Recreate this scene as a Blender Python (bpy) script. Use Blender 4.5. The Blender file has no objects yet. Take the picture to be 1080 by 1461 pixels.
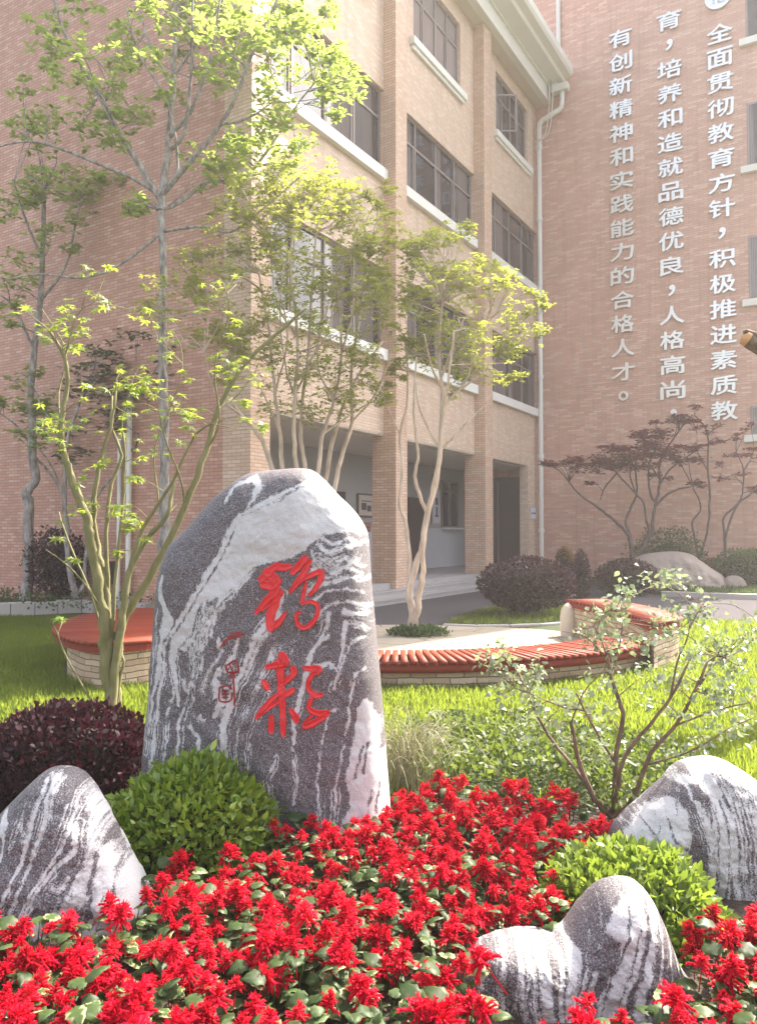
import bpy, math, random
import numpy as np
from mathutils import Vector, Matrix
from mathutils.bvhtree import BVHTree

random.seed(7)
RNG = np.random.default_rng(11)
SC = bpy.context.scene
COL = SC.collection
R = math.radians

# ------------------------------------------------------------------ camera, light, exposure
EYE, FPX, PITCH = 1.55, 1135.0, R(1.59)
cd = bpy.data.cameras.new("camera")
cam = bpy.data.objects.new("camera", cd)
COL.objects.link(cam)
cam.location = (0, 0, EYE)
cam.rotation_euler = (R(90) + PITCH, 0, 0)
cd.sensor_fit = 'HORIZONTAL'
cd.sensor_width = 36.0
cd.lens = 36.0 * FPX / 1080.0
cd.clip_start, cd.clip_end = 0.05, 2000
SC.camera = cam

SUN_AZ, SUN_EL = R(45), R(46)
SC.world = bpy.data.worlds.new("World")
SC.world.use_nodes = True
wn = SC.world.node_tree
wn.nodes.clear()
sky = wn.nodes.new('ShaderNodeTexSky')
sky.sky_type = 'NISHITA'
sky.sun_disc = False
sky.sun_elevation, sky.sun_rotation = SUN_EL, SUN_AZ
sky.dust_density = 5.0
sky.ozone_density = 1.0
bg = wn.nodes.new('ShaderNodeBackground')
bg.inputs['Strength'].default_value = 0.15
wo = wn.nodes.new('ShaderNodeOutputWorld')
hs = wn.nodes.new('ShaderNodeHueSaturation')
hs.inputs['Saturation'].default_value = .55
wn.links.new(sky.outputs[0], hs.inputs['Color'])
wn.links.new(hs.outputs[0], bg.inputs[0])
wn.links.new(bg.outputs[0], wo.inputs[0])

SUN_DIR = Vector((math.sin(SUN_AZ) * math.cos(SUN_EL), math.cos(SUN_AZ) * math.cos(SUN_EL), math.sin(SUN_EL)))
ld = bpy.data.lights.new("sun", 'SUN')
ld.energy, ld.angle, ld.color = 5.0, R(0.55), (1.0, 0.91, 0.77)
sun = bpy.data.objects.new("sun", ld)
COL.objects.link(sun)
sun.rotation_euler = SUN_DIR.to_track_quat('Z', 'Y').to_euler()
sun.location = SUN_DIR * 60

SC.view_settings.view_transform = 'Standard'
SC.view_settings.look = 'None'
SC.view_settings.gamma = 1.0
SC.view_settings.use_curve_mapping = False
SC.view_settings.exposure = 2.05
SC.cycles.max_bounces = 8
SC.cycles.diffuse_bounces = 4
SC.cycles.transmission_bounces = 6
SC.cycles.volume_bounces = 0
SC.cycles.use_denoising = True

# ------------------------------------------------------------------ photo -> world
CP, SP = math.cos(PITCH), math.sin(PITCH)
def ray(px, py):
    x, y = (px - 540.0) / FPX, (730.5 - py) / FPX
    return np.array([x, CP - y * SP, SP + y * CP])
def at(px, py, D):
    d = ray(px, py)
    return np.array([0, 0, EYE]) + d * (D / d[1])
def G(px, py, z=0.0):
    d = ray(px, py)
    return np.array([0, 0, EYE]) + d * ((z - EYE) / d[2])
def base(px, D, z=0.0):
    p = at(px, 762, D); p[2] = z
    return p

# building frame: t along the facade (into the picture), n out of it, z up
D1 = np.array([0.515, 0.857, 0.0]); D1 /= np.linalg.norm(D1)
NV = np.array([D1[1], -D1[0], 0.0])
A0 = np.array([0.414, 18.8, 0.0])
def BF(t, n, z):
    return A0 + t * D1 + n * NV + np.array([0, 0, z])

# ------------------------------------------------------------------ objects
def empty(name, loc, label, cat, group=None):
    o = bpy.data.objects.new(name, None)
    COL.objects.link(o)
    o.location = tuple(loc)
    o.empty_display_size = 0.2
    return tag(o, label, cat, group)
def tag(o, label=None, cat=None, group=None, kind=None):
    if label: o['label'] = label
    if cat: o['category'] = cat
    if group: o['group'] = group
    if kind: o['kind'] = kind
    return o
def origin_of(parent):
    v = Vector((0, 0, 0))
    while parent is not None:
        v += Vector(parent.location); parent = parent.parent
    return np.array(v)

class MB:
    """collects faces with metre UVs, links them as one mesh object"""
    def __init__(s):
        s.v, s.f, s.uv, s.mi, s.n = [], [], [], [], 0
    def face(s, pts, uvs=None, mi=0):
        k = len(pts)
        s.v.extend([tuple(p) for p in pts])
        s.f.append(tuple(range(s.n, s.n + k)))
        s.uv.extend(uvs if uvs is not None else [(0, 0)] * k)
        s.mi.append(mi); s.n += k
    def box(s, t0, t1, n0, n1, z0, z1, fr=BF, mi=0, skip=''):
        P = lambda a, b, c: fr(a, b, c)
        if 'o' not in skip: s.face([P(t0,n1,z0),P(t1,n1,z0),P(t1,n1,z1),P(t0,n1,z1)], [(t0,z0),(t1,z0),(t1,z1),(t0,z1)], mi)
        if 'i' not in skip: s.face([P(t1,n0,z0),P(t0,n0,z0),P(t0,n0,z1),P(t1,n0,z1)], [(t1,z0),(t0,z0),(t0,z1),(t1,z1)], mi)
        s.face([P(t0,n0,z0),P(t0,n1,z0),P(t0,n1,z1),P(t0,n0,z1)], [(n0,z0),(n1,z0),(n1,z1),(n0,z1)], mi)
        s.face([P(t1,n1,z0),P(t1,n0,z0),P(t1,n0,z1),P(t1,n1,z1)], [(n1,z0),(n0,z0),(n0,z1),(n1,z1)], mi)
        s.face([P(t0,n0,z1),P(t0,n1,z1),P(t1,n1,z1),P(t1,n0,z1)], [(n0,t0),(n1,t0),(n1,t1),(n0,t1)], mi)
        s.face([P(t0,n1,z0),P(t0,n0,z0),P(t1,n0,z0),P(t1,n1,z0)], [(n1,t0),(n0,t0),(n0,t1),(n1,t1)], mi)
    def build(s, name, mats, parent=None, bevel=0.0, smooth=False, flip=False):
        me = bpy.data.meshes.new(name)
        o0 = origin_of(parent)
        V = np.array(s.v, dtype=float) - o0
        F = [f[::-1] for f in s.f] if flip else s.f
        me.from_pydata([tuple(v) for v in V], [], F)
        ul = me.uv_layers.new(name='UVMap')
        uv = s.uv
        if flip:
            uv = []; i = 0
            for f in s.f:
                uv.extend(s.uv[i:i + len(f)][::-1]); i += len(f)
        ul.data.foreach_set('uv', np.array(uv, dtype=np.float32).ravel())
        for m in (mats if isinstance(mats, (list, tuple)) else [mats]): me.materials.append(m)
        me.polygons.foreach_set('material_index', np.array(s.mi, dtype=np.int32))
        if smooth: me.polygons.foreach_set('use_smooth', np.ones(len(s.f), dtype=bool))
        o = bpy.data.objects.new(name, me)
        COL.objects.link(o)
        if parent is not None: o.parent = parent
        if bevel > 0:
            w = o.modifiers.new('weld', 'WELD'); w.merge_threshold = 0.0004
            b = o.modifiers.new('bevel', 'BEVEL'); b.width = bevel; b.segments = 2; b.limit_method = 'ANGLE'
        return o
def world(x, y, z): return np.array([x, y, z])

def raw(name, V, Fq, mat, parent=None, smooth=False, attr=None, shift=True, k=None):
    """V (n,3), Fq (m,k) int -> object; attr {name: per-vertex floats}"""
    V = np.asarray(V, dtype=np.float32)
    Fq = np.asarray(Fq, dtype=np.int32)
    if parent is not None and shift: V = V - origin_of(parent).astype(np.float32)
    me = bpy.data.meshes.new(name)
    m, k = Fq.shape
    me.vertices.add(len(V)); me.vertices.foreach_set('co', V.ravel())
    me.loops.add(m * k); me.loops.foreach_set('vertex_index', Fq.ravel())
    me.polygons.add(m); me.polygons.foreach_set('loop_start', np.arange(0, m * k, k, dtype=np.int32))
    if smooth: me.polygons.foreach_set('use_smooth', np.ones(m, dtype=bool))
    for a, vals in (attr or {}).items():
        at_ = me.attributes.new(a, 'FLOAT', 'POINT')
        at_.data.foreach_set('value', np.asarray(vals, dtype=np.float32))
    me.update(calc_edges=True)
    me.materials.append(mat)
    o = bpy.data.objects.new(name, me)
    COL.objects.link(o)
    if parent is not None: o.parent = parent
    return o

class Acc:
    """accumulates (verts, quads, rnd) arrays"""
    def __init__(s): s.V, s.F, s.A, s.n = [], [], [], 0
    def add(s, V, F, a=None):
        s.V.append(np.asarray(V, float)); s.F.append(np.asarray(F, int) + s.n)
        s.A.append(np.zeros(len(V)) if a is None else np.broadcast_to(np.asarray(a, float), (len(V),)))
        s.n += len(V)
    def build(s, name, mat, parent=None, smooth=True, shift=True):
        return raw(name, np.concatenate(s.V), np.concatenate(s.F), mat, parent, smooth, {'rnd': np.concatenate(s.A)}, shift)

def smooth_path(P, r, n=None):
    """Catmull-Rom resampling of a polyline with radii"""
    P = np.asarray(P, float); r = np.asarray(r, float)
    if len(P) < 3:
        u = np.linspace(0, 1, 5)[:, None]
        return P[0] * (1 - u) + P[-1] * u, r[0] * (1 - u[:, 0]) + r[-1] * u[:, 0]
    Q = np.vstack([2 * P[0] - P[1], P, 2 * P[-1] - P[-2]])
    out, ro = [], []
    for i in range(len(P) - 1):
        a, b, c, d = Q[i], Q[i + 1], Q[i + 2], Q[i + 3]
        for u in np.linspace(0, 1, 5)[:-1]:
            out.append(0.5 * (2 * b + (c - a) * u + (2 * a - 5 * b + 4 * c - d) * u * u + (3 * b - a - 3 * c + d) * u ** 3))
            ro.append(r[i] * (1 - u) + r[i + 1] * u)
    out.append(P[-1]); ro.append(r[-1])
    return np.array(out), np.array(ro)

def tube(P, r, sides=7):
    P = np.asarray(P, float); r = np.asarray(r, float)
    T = np.gradient(P, axis=0); T /= np.linalg.norm(T, axis=1)[:, None] + 1e-9
    ref = np.array([0.0, 1.0, 0.0]) if abs(T[0][1]) < 0.9 else np.array([1.0, 0, 0])
    U = []
    u = np.cross(T[0], ref); u /= np.linalg.norm(u)
    for t in T:
        u = u - t * np.dot(u, t); u /= np.linalg.norm(u) + 1e-9
        U.append(u)
    U = np.array(U); W = np.cross(T, U)
    a = np.linspace(0, 2 * np.pi, sides, endpoint=False)
    V = P[:, None, :] + r[:, None, None] * (np.cos(a)[None, :, None] * U[:, None, :] + np.sin(a)[None, :, None] * W[:, None, :])
    V = V.reshape(-1, 3)
    M = len(P)
    i = np.arange(M - 1)[:, None] * sides; j = np.arange(sides)[None, :]; j2 = (j + 1) % sides
    F = np.stack([i + j, i + j2, i + sides + j2, i + sides + j], axis=-1).reshape(-1, 4)
    tip = len(V)
    V = np.vstack([V, P[-1] + T[-1] * r[-1] * 0.6, P[0]])
    k = (M - 1) * sides
    caps = [[k + b, k + (b + 1) % sides, tip, tip] for b in range(sides)]
    # quads with a doubled vertex are avoided: use pairs of sides
    caps = [[k + b, k + (b + 1) % sides, k + (b + 2) % sides, tip] for b in range(0, sides - 1, 2)]
    F = np.vstack([F, np.array(caps)])
    return V, F

def frames(axis, up):
    """rotation matrices whose y column is axis and z column near up; arrays (N,3)"""
    y = axis / (np.linalg.norm(axis, axis=1)[:, None] + 1e-9)
    x = np.cross(y, up); x /= np.linalg.norm(x, axis=1)[:, None] + 1e-9
    z = np.cross(x, y)
    return np.stack([x, y, z], axis=-1)
def scatter(tmpl, P, axis, up, scale):
    """tmpl (V,F): copies placed at P; returns V,F,rnd"""
    TV, TF = tmpl
    N = len(P)
    M = frames(axis, up)
    V = np.einsum('nij,kj->nki', M, TV) * np.asarray(scale).reshape(-1, 1, 1) + P[:, None, :]
    F = (TF[None] + (np.arange(N) * len(TV))[:, None, None]).reshape(-1, TF.shape[1])
    rnd = np.repeat(RNG.random(N), len(TV))
    return V.reshape(-1, 3), F, rnd
def rand_dirs(n):
    v = RNG.normal(size=(n, 3)); return v / np.linalg.norm(v, axis=1)[:, None]

def leaf_t(w=0.3, fold=0.08, droop=-0.1):
    V = np.array([[0,0,0],[w,.45,fold],[0,1,droop],[-w,.45,fold],[0,.5,0]], float)
    return V, np.array([[0,1,2,4],[0,4,2,3]])
def leaf6_t(w=0.3, fold=0.06, droop=-0.12):
    V = np.array([[0,0,0],[w*.8,.25,fold],[w,.55,fold],[0,1,droop],[-w,.55,fold],[-w*.8,.25,fold],[0,.4,-.01]], float)
    return V, np.array([[0,1,2,6],[6,2,3,4],[0,6,4,5]])
def star_t(lobes=5):
    V = [[0, 0, 0]]
    ang = np.linspace(-115, 115, lobes)
    L = [0.55, 0.85, 1.0, 0.85, 0.55] if lobes == 5 else [.45, .7, .9, 1, .9, .7, .45]
    V.append([-.12 * math.sin(R(150)), -.1, 0])
    for i, a in enumerate(ang):
        V.append([L[i] * math.sin(R(a)), L[i] * math.cos(R(a)), -.15 * L[i]])
        b = a + (ang[1] - ang[0]) / 2
        V.append([.28 * math.sin(R(b)), .28 * math.cos(R(b)), .02])
    V = np.array(V)
    F = [[0, 1 + 2 * i, 2 + 2 * i, 3 + 2 * i] for i in range(lobes)]
    return V, np.array(F)

# ------------------------------------------------------------------ noise in numpy
_PERM = np.random.default_rng(3).random((256, 256))
def vnoise(x, y):
    xi, yi = np.floor(x).astype(int), np.floor(y).astype(int)
    fx, fy = x - xi, y - yi
    fx, fy = fx * fx * (3 - 2 * fx), fy * fy * (3 - 2 * fy)
    g = lambda a, b: _PERM[a & 255, b & 255]
    return (g(xi, yi) * (1 - fx) + g(xi + 1, yi) * fx) * (1 - fy) + (g(xi, yi + 1) * (1 - fx) + g(xi + 1, yi + 1) * fx) * fy
def fbm(x, y, o=4):
    s, a, t = 0, 0.5, 0
    for k in range(o):
        s = s + a * vnoise(x * 2 ** k + 17 * k, y * 2 ** k + 5 * k); t += a; a *= .5
    return s / t
# ------------------------------------------------------------------ materials
class NT:
    def __init__(s, name):
        s.m = bpy.data.materials.new(name); s.m.use_nodes = True
        s.t = s.m.node_tree; s.t.nodes.clear()
        s.out = s.t.nodes.new('ShaderNodeOutputMaterial')
    def n(s, typ, **kw):
        nd = s.t.nodes.new('ShaderNode' + typ)
        for k, v in kw.items():
            if hasattr(nd, k) and k not in ('Scale',): setattr(nd, k, v)
        return nd
    def l(s, a, b): s.t.links.new(a, b)
    def val(s, sock, v):
        if hasattr(v, 'is_output') or isinstance(v, bpy.types.NodeSocket): s.l(v, sock)
        else: sock.default_value = v
    def noise(s, scale, detail=4, vec=None, rough=.55, dist=0):
        nd = s.n('TexNoise'); nd.inputs['Scale'].default_value = scale
        nd.inputs['Detail'].default_value = detail; nd.inputs['Roughness'].default_value = rough
        nd.inputs['Distortion'].default_value = dist
        if vec is not None: s.l(vec, nd.inputs['Vector'])
        return nd.outputs['Fac']
    def ramp(s, fac, stops):
        nd = s.n('ValToRGB'); s.l(fac, nd.inputs[0])
        e = nd.color_ramp.elements
        while len(e) < len(stops): e.new(.5)
        for i, (p, c) in enumerate(stops):
            e[i].position = p; e[i].color = tuple(c) + (1,) if len(c) == 3 else c
        return nd.outputs[0]
    def mix(s, fac, a, b, blend='MIX'):
        nd = s.n('MixRGB'); nd.blend_type = blend
        s.val(nd.inputs[0], fac)
        for i, c in ((1, a), (2, b)):
            if isinstance(c, (tuple, list)): nd.inputs[i].default_value = tuple(c)[:3] + (1,)
            else: s.l(c, nd.inputs[i])
        return nd.outputs[0]
    def math(s, op, a, b=0.0):
        nd = s.n('Math'); nd.operation = op
        s.val(nd.inputs[0], a); s.val(nd.inputs[1], b)
        return nd.outputs[0]
    def bump(s, h, strength=.3, dist=.01):
        nd = s.n('Bump'); nd.inputs['Strength'].default_value = strength; nd.inputs['Distance'].default_value = dist
        s.l(h, nd.inputs['Height']); return nd.outputs[0]
    def coord(s, w='Object'): return s.n('TexCoord').outputs[w]
    def attr(s, name):
        nd = s.n('Attribute'); nd.attribute_name = name; return nd.outputs['Fac']
    def pbr(s, col, rough=.6, metal=0.0, normal=None, spec=.5, coat=0.0):
        p = s.n('BsdfPrincipled')
        if isinstance(col, (tuple, list)): p.inputs['Base Color'].default_value = tuple(col)[:3] + (1,)
        else: s.l(col, p.inputs['Base Color'])
        s.val(p.inputs['Roughness'], rough); p.inputs['Metallic'].default_value = metal
        p.inputs['Specular IOR Level'].default_value = spec
        p.inputs['Coat Weight'].default_value = coat
        if normal is not None: s.l(normal, p.inputs['Normal'])
        return p.outputs[0]
    def done(s, sh): s.l(sh, s.out.inputs['Surface']); return s.m

def m_brick(name, cols, mortar, bw=.22, bh=.066, ms=.006, offset=.5, rough=.6):
    k = NT(name)
    uv = k.n('TexCoord').outputs['UV']
    def br(c1, c2, mo):
        b = k.n('TexBrick'); k.l(uv, b.inputs['Vector'])
        b.offset = offset
        b.inputs['Scale'].default_value = 1
        b.inputs['Brick Width'].default_value = bw; b.inputs['Row Height'].default_value = bh
        b.inputs['Mortar Size'].default_value = ms; b.inputs['Mortar Smooth'].default_value = .15
        b.inputs['Bias'].default_value = 0
        for i, c in (('Color1', c1), ('Color2', c2), ('Mortar', mo)): b.inputs[i].default_value = tuple(c) + (1,)
        return b
    b = br((0, 0, 0), (1, 1, 1), (.5, .5, .5))
    col = k.ramp(b.outputs['Color'], [(0, cols[0]), (.45, cols[1]), (.75, cols[2]), (1, cols[3])])
    big = k.noise(.35, 5, uv)
    col = k.mix(k.math('MULTIPLY', big, .35), col, cols[2])
    fine = k.noise(60, 3, uv)
    col = k.mix(.25, col, k.ramp(fine, [(.3, (.25, .25, .25)), (.7, (.75, .75, .75))]), 'OVERLAY')
    col = k.mix(b.outputs['Fac'], col, mortar)
    grime = k.noise(1.3, 6, uv)
    col = k.mix(k.math('MULTIPLY', k.ramp(grime, [(.5, (0, 0, 0)), (.75, (1, 1, 1))]), .25), col, tuple(c * .6 for c in cols[1]))
    mp = k.n('Mapping'); mp.inputs['Scale'].default_value = (5, .35, 1); k.l(uv, mp.inputs[0])
    run = k.noise(1, 5, mp.outputs[0])
    col = k.mix(k.math('MULTIPLY', k.ramp(run, [(.52, (0, 0, 0)), (.72, (1, 1, 1))]), .28), col, tuple(c * .55 for c in cols[1]))
    h = k.math('SUBTRACT', k.math('MULTIPLY', k.noise(25, 3, uv), .4), b.outputs['Fac'])
    return k.done(k.pbr(col, rough, normal=k.bump(h, .6, .006)))
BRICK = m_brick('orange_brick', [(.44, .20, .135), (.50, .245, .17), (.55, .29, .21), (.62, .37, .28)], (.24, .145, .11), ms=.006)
BRICK_LIT = m_brick('brick_painted_lit', [(.59, .41, .295), (.63, .455, .34), (.66, .50, .385), (.71, .56, .46)], (.45, .33, .255), ms=.005)  # lightened brick: the stronger light on the facade is put into the colour
BRICK_HALF_LIT = m_brick('brick_painted_half_lit', [(.55, .35, .24), (.59, .395, .28), (.63, .44, .33), (.67, .50, .40)], (.36, .25, .185), ms=.006)  # half-lightened brick: light falling on the pillars is painted into the colour
BRICK_TEXT = m_brick('tower_brick', [(.52, .285, .21), (.56, .32, .24), (.60, .355, .275), (.68, .46, .375)], (.42, .26, .20), bw=.30, bh=.075, ms=.005, rough=.5)

def m_plain(name, col, rough=.6, metal=0.0, var=.15, scale=6, bump=.0, bscale=40, spec=.5, coat=0.0):
    k = NT(name); c = k.coord()
    f = k.noise(scale, 5, c)
    cc = k.mix(f, tuple(x * (1 - var) for x in col), tuple(min(1, x * (1 + var)) for x in col))
    nrm = k.bump(k.noise(bscale, 4, c), bump, .01) if bump else None
    return k.done(k.pbr(cc, rough, metal, nrm, spec, coat))
WHITE = m_plain('white_paint', (.74, .72, .68), .55, var=.07, scale=2)
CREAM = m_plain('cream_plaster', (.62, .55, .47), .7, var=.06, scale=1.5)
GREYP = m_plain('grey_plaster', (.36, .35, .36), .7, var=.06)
DADO = m_plain('pale_dado', (.50, .50, .53), .5, var=.05)
ALU = m_plain('bronze_window_frame', (.24, .20, .19), .45, .2, var=.08)
DARKWOOD = m_plain('dark_door', (.055, .035, .032), .5, var=.2)
PIPE = m_plain('white_pipe', (.66, .63, .58), .45, var=.08, scale=3)
LETTER = m_plain('letter_metal', (.70, .70, .69), .30, .55, var=.08)
PANEL_BLUE = m_plain('notice_paper', (.55, .55, .66), .7, var=.1)
def m_glass():
    k = NT('window_glass')
    uv = k.n('TexCoord').outputs['UV']
    mp = k.n('Mapping'); mp.inputs['Scale'].default_value = (1.1, .04, 1); k.l(uv, mp.inputs[0])
    cur = k.ramp(k.noise(1.0, 1, mp.outputs[0]), [(.50, (0, 0, 0)), (.53, (1, 1, 1))])          # drawn curtains behind the glass
    fold = k.n('TexWave'); fold.inputs['Scale'].default_value = 6; fold.inputs['Distortion'].default_value = 2; k.l(uv, fold.inputs['Vector'])
    cl = k.mix(fold.outputs['Fac'], (.10, .085, .085), (.21, .185, .18))
    return k.done(k.pbr(k.mix(k.math('MULTIPLY', cur, .8), (.028, .026, .028), cl), .04, 0, k.bump(k.noise(1.2, 2, k.coord()), .05, .02), spec=.6, coat=0))
GLASS = m_glass()
def m_curtain():
    k = NT('curtain_glass')
    sx = k.n('SeparateXYZ'); k.l(k.coord(), sx.inputs[0])
    return k.done(k.pbr((.22, .19, .2), .08, spec=.9, coat=.5))
CURTAIN = m_curtain()
def m_granite(name='step_granite', a=(.30, .28, .28), b=(.44, .42, .41)):
    k = NT(name); c = k.coord()
    f = k.noise(140, 3, c); g = k.noise(2, 4, c)
    col = k.mix(f, a, b); col = k.mix(k.math('MULTIPLY', g, .5), col, tuple(x * .75 for x in a))
    return k.done(k.pbr(col, .6, normal=k.bump(f, .15, .002)))
GRANITE = m_granite()
KERB = m_granite('kerb_stone', (.34, .31, .29), (.52, .48, .45))
def m_redwood():
    k = NT('red_stained_timber')
    c = k.coord()
    w = k.n('TexNoise'); mp = k.n('Mapping'); mp.inputs['Scale'].default_value = (3, 3, 30); k.l(c, mp.inputs[0]); k.l(mp.outputs[0], w.inputs['Vector'])
    w.inputs['Scale'].default_value = 3; w.inputs['Detail'].default_value = 6
    r = k.attr('rnd')
    col = k.mix(w.outputs['Fac'], (.15, .017, .007), (.27, .036, .012))
    col = k.mix(k.math('MULTIPLY', r, .5), col, (.22, .042, .018))
    return k.done(k.pbr(col, .6, spec=.2, normal=k.bump(w.outputs['Fac'], .2, .003)))
REDWOOD = m_redwood()
def m_sandstone():
    k = NT('sandstone_blocks')
    uv = k.n('TexCoord').outputs['UV']
    b = k.n('TexBrick'); wv = k.n('TexNoise'); k.l(uv, wv.inputs['Vector']); wv.inputs['Scale'].default_value = 5
    vm = k.n('VectorMath'); vm.operation = 'MULTIPLY_ADD'; k.l(wv.outputs['Color'], vm.inputs[0]); vm.inputs[1].default_value = (.05, .03, 0); k.l(uv, vm.inputs[2]); k.l(vm.outputs[0], b.inputs['Vector'])
    b.inputs['Scale'].default_value = 1; b.inputs['Brick Width'].default_value = .27; b.inputs['Row Height'].default_value = .062
    b.inputs['Mortar Size'].default_value = .006; b.inputs['Mortar Smooth'].default_value = .4; b.squash = 1.4; b.squash_frequency = 3
    b.inputs['Color1'].default_value = (0, 0, 0, 1); b.inputs['Color2'].default_value = (1, 1, 1, 1); b.inputs['Mortar'].default_value = (.5, .5, .5, 1)
    col = k.ramp(b.outputs['Color'], [(0, (.36, .24, .15)), (.5, (.50, .38, .26)), (1, (.62, .52, .40))])
    col = k.mix(k.math('MULTIPLY', k.noise(9, 5, uv), .6), col, (.45, .30, .18))
    col = k.mix(b.outputs['Fac'], col, (.16, .11, .08))
    h = k.math('SUBTRACT', k.noise(18, 6, uv), b.outputs['Fac'])
    return k.done(k.pbr(col, .8, normal=k.bump(h, .8, .02)))
SANDSTONE = m_sandstone()
def m_flag():
    k = NT('cream_flagstones')
    c = k.coord()
    v = k.n('TexVoronoi'); v.feature = 'DISTANCE_TO_EDGE'; v.inputs['Scale'].default_value = 1.6; k.l(c, v.inputs['Vector'])
    v2 = k.n('TexVoronoi'); v2.inputs['Scale'].default_value = 1.6; k.l(c, v2.inputs['Vector'])
    e = k.ramp(v.outputs['Distance'], [(0, (1, 1, 1)), (.035, (0, 0, 0))])
    col = k.mix(k.n('SeparateColor').outputs[0] if False else k.noise(5, 5, c), (.25, .215, .165), (.38, .33, .26))
    sc = k.n('SeparateColor'); k.l(v2.outputs['Color'], sc.inputs[0])
    col = k.mix(k.math('MULTIPLY', sc.outputs[0], .5), col, (.40, .355, .295))
    col = k.mix(k.math('MULTIPLY', e, .85), col, (.13, .105, .08))
    return k.done(k.pbr(col, .9, spec=.1, normal=k.bump(k.math('SUBTRACT', k.noise(30, 5, c), e), .4, .01)))
FLAG = m_flag()
def m_asphalt():
    k = NT('asphalt'); c = k.coord()
    col = k.mix(k.noise(220, 3, c), (.040, .036, .040), (.105, .096, .104))
    col = k.mix(k.math('MULTIPLY', k.noise(.8, 5, c), .5), col, (.11, .10, .11))
    return k.done(k.pbr(col, .95, spec=.05, normal=k.bump(k.noise(250, 3, c), .5, .006)))
ASPHALT = m_asphalt()
def m_soil(name='soil', a=(.035, .022, .016), b=(.085, .055, .04)):
    k = NT(name); c = k.coord()
    f = k.noise(28, 8, c)
    return k.done(k.pbr(k.mix(f, a, b), .95, normal=k.bump(f, 1, .05)))
SOIL = m_soil()
def m_turf():
    k = NT('turf'); c = k.coord()
    col = k.mix(k.noise(40, 6, c), (.016, .030, .008), (.045, .075, .016))
    col = k.mix(k.math('MULTIPLY', k.noise(1.2, 4, c), .5), col, (.085, .10, .03))
    return k.done(k.pbr(col, .95, normal=k.bump(k.noise(90, 4, c), 1, .04)))
TURF = m_turf()

def m_leaf(name, a, b, trans, tw=.45, rough=.45, gloss=.35, c=None):
    """leaf: reflecting colour between a and b per leaf, translucent colour trans"""
    k = NT(name)
    r = k.attr('rnd')
    col = k.mix(r, a, b)
    if c is not None: col = k.mix(k.ramp(r, [(.82, (0, 0, 0)), (.95, (1, 1, 1))]), col, c)
    p = k.pbr(col, rough, spec=gloss)
    t = k.n('BsdfTranslucent')
    k.l(k.mix(r, trans, tuple(x * .75 for x in trans)), t.inputs['Color'])
    mx = k.n('MixShader'); mx.inputs[0].default_value = tw
    k.l(p, mx.inputs[1]); k.l(t.outputs[0], mx.inputs[2])
    return k.done(mx.outputs[0])
L_TALL = m_leaf('pale_green_leaf', (.14, .20, .04), (.27, .34, .08), (.50, .62, .13), .5)
L_MID = m_leaf('yellow_green_leaf', (.13, .17, .03), (.28, .31, .06), (.52, .56, .09), .5, c=(.38, .37, .09))
L_MIDD = m_leaf('mid_green_leaf', (.07, .10, .025), (.15, .19, .05), (.28, .36, .08), .42)
L_DARK = m_leaf('dark_green_leaf', (.030, .055, .018), (.07, .11, .03), (.13, .20, .05), .35)
L_MAPLE = m_leaf('lime_maple_leaf', (.11, .19, .03), (.26, .30, .08), (.50, .60, .06), .5)
L_RED = m_leaf('red_maple_leaf', (.13, .025, .03), (.22, .05, .05), (.30, .05, .05), .35)
L_PURPLE = m_leaf('purple_loropetalum_leaf', (.016, .008, .011), (.040, .018, .024), (.07, .012, .02), .22, .6, .10, c=(.046, .024, .030))
L_PURPLE2 = m_leaf('purple_hedge_leaf', (.022, .007, .011), (.050, .018, .024), (.09, .015, .02), .25, .35, .5, c=(.11, .06, .07))
L_BOX = m_leaf('glossy_green_leaf', (.07, .135, .012), (.25, .35, .04), (.34, .46, .04), .35, .30, .5, c=(.40, .48, .10))
L_LIGHT = m_leaf('yellowish_green_leaf', (.065, .12, .016), (.15, .21, .032), (.28, .38, .045), .40, .4, .4, c=(.24, .30, .07))
L_PALE = m_leaf('variegated_leaf', (.13, .18, .10), (.30, .35, .22), (.30, .37, .17), .35, .35, .6, c=(.50, .52, .36))
L_COVER = m_leaf('ground_cover_leaf', (.028, .055, .010), (.095, .13, .026), (.20, .27, .04), .38, .5, .3, c=(.22, .22, .09))
L_SALVIA = m_leaf('salvia_leaf', (.022, .042, .014), (.075, .115, .035), (.18, .25, .06), .25, .5, .22, c=(.32, .33, .17))
L_BRONZE = m_leaf('bronze_leaf', (.10, .055, .02), (.20, .12, .04), (.35, .22, .05), .35)
GRASSM = m_leaf('grass_blade', (.025, .050, .008), (.075, .105, .018), (.33, .42, .045), .54, .6, .15, c=(.17, .17, .055))
STRAW = m_leaf('straw_blade', (.38, .35, .21), (.56, .52, .36), (.40, .38, .2), .35, .5, .3)
def m_petal():
    k = NT('scarlet_petal'); r = k.attr('rnd'); oi = k.n('ObjectInfo').outputs['Random']
    col = k.mix(r, (.48, .002, .018), (.74, .007, .042))
    col = k.mix(k.ramp(oi, [(.80, (0, 0, 0)), (1, (.8, .8, .8))]), col, (.30, .004, .012))
    col = k.mix(k.ramp(oi, [(0, (.5, .5, .5)), (.15, (0, 0, 0))]), col, (.80, .04, .06))
    t = k.n('BsdfTranslucent'); k.l(k.mix(.4, col, (.85, .01, .03)), t.inputs['Color'])
    mx = k.n('MixShader'); mx.inputs[0].default_value = .38; k.l(k.pbr(col, .65, spec=.12), mx.inputs[1]); k.l(t.outputs[0], mx.inputs[2])
    return k.done(mx.outputs[0])
PETAL = m_petal()

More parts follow.
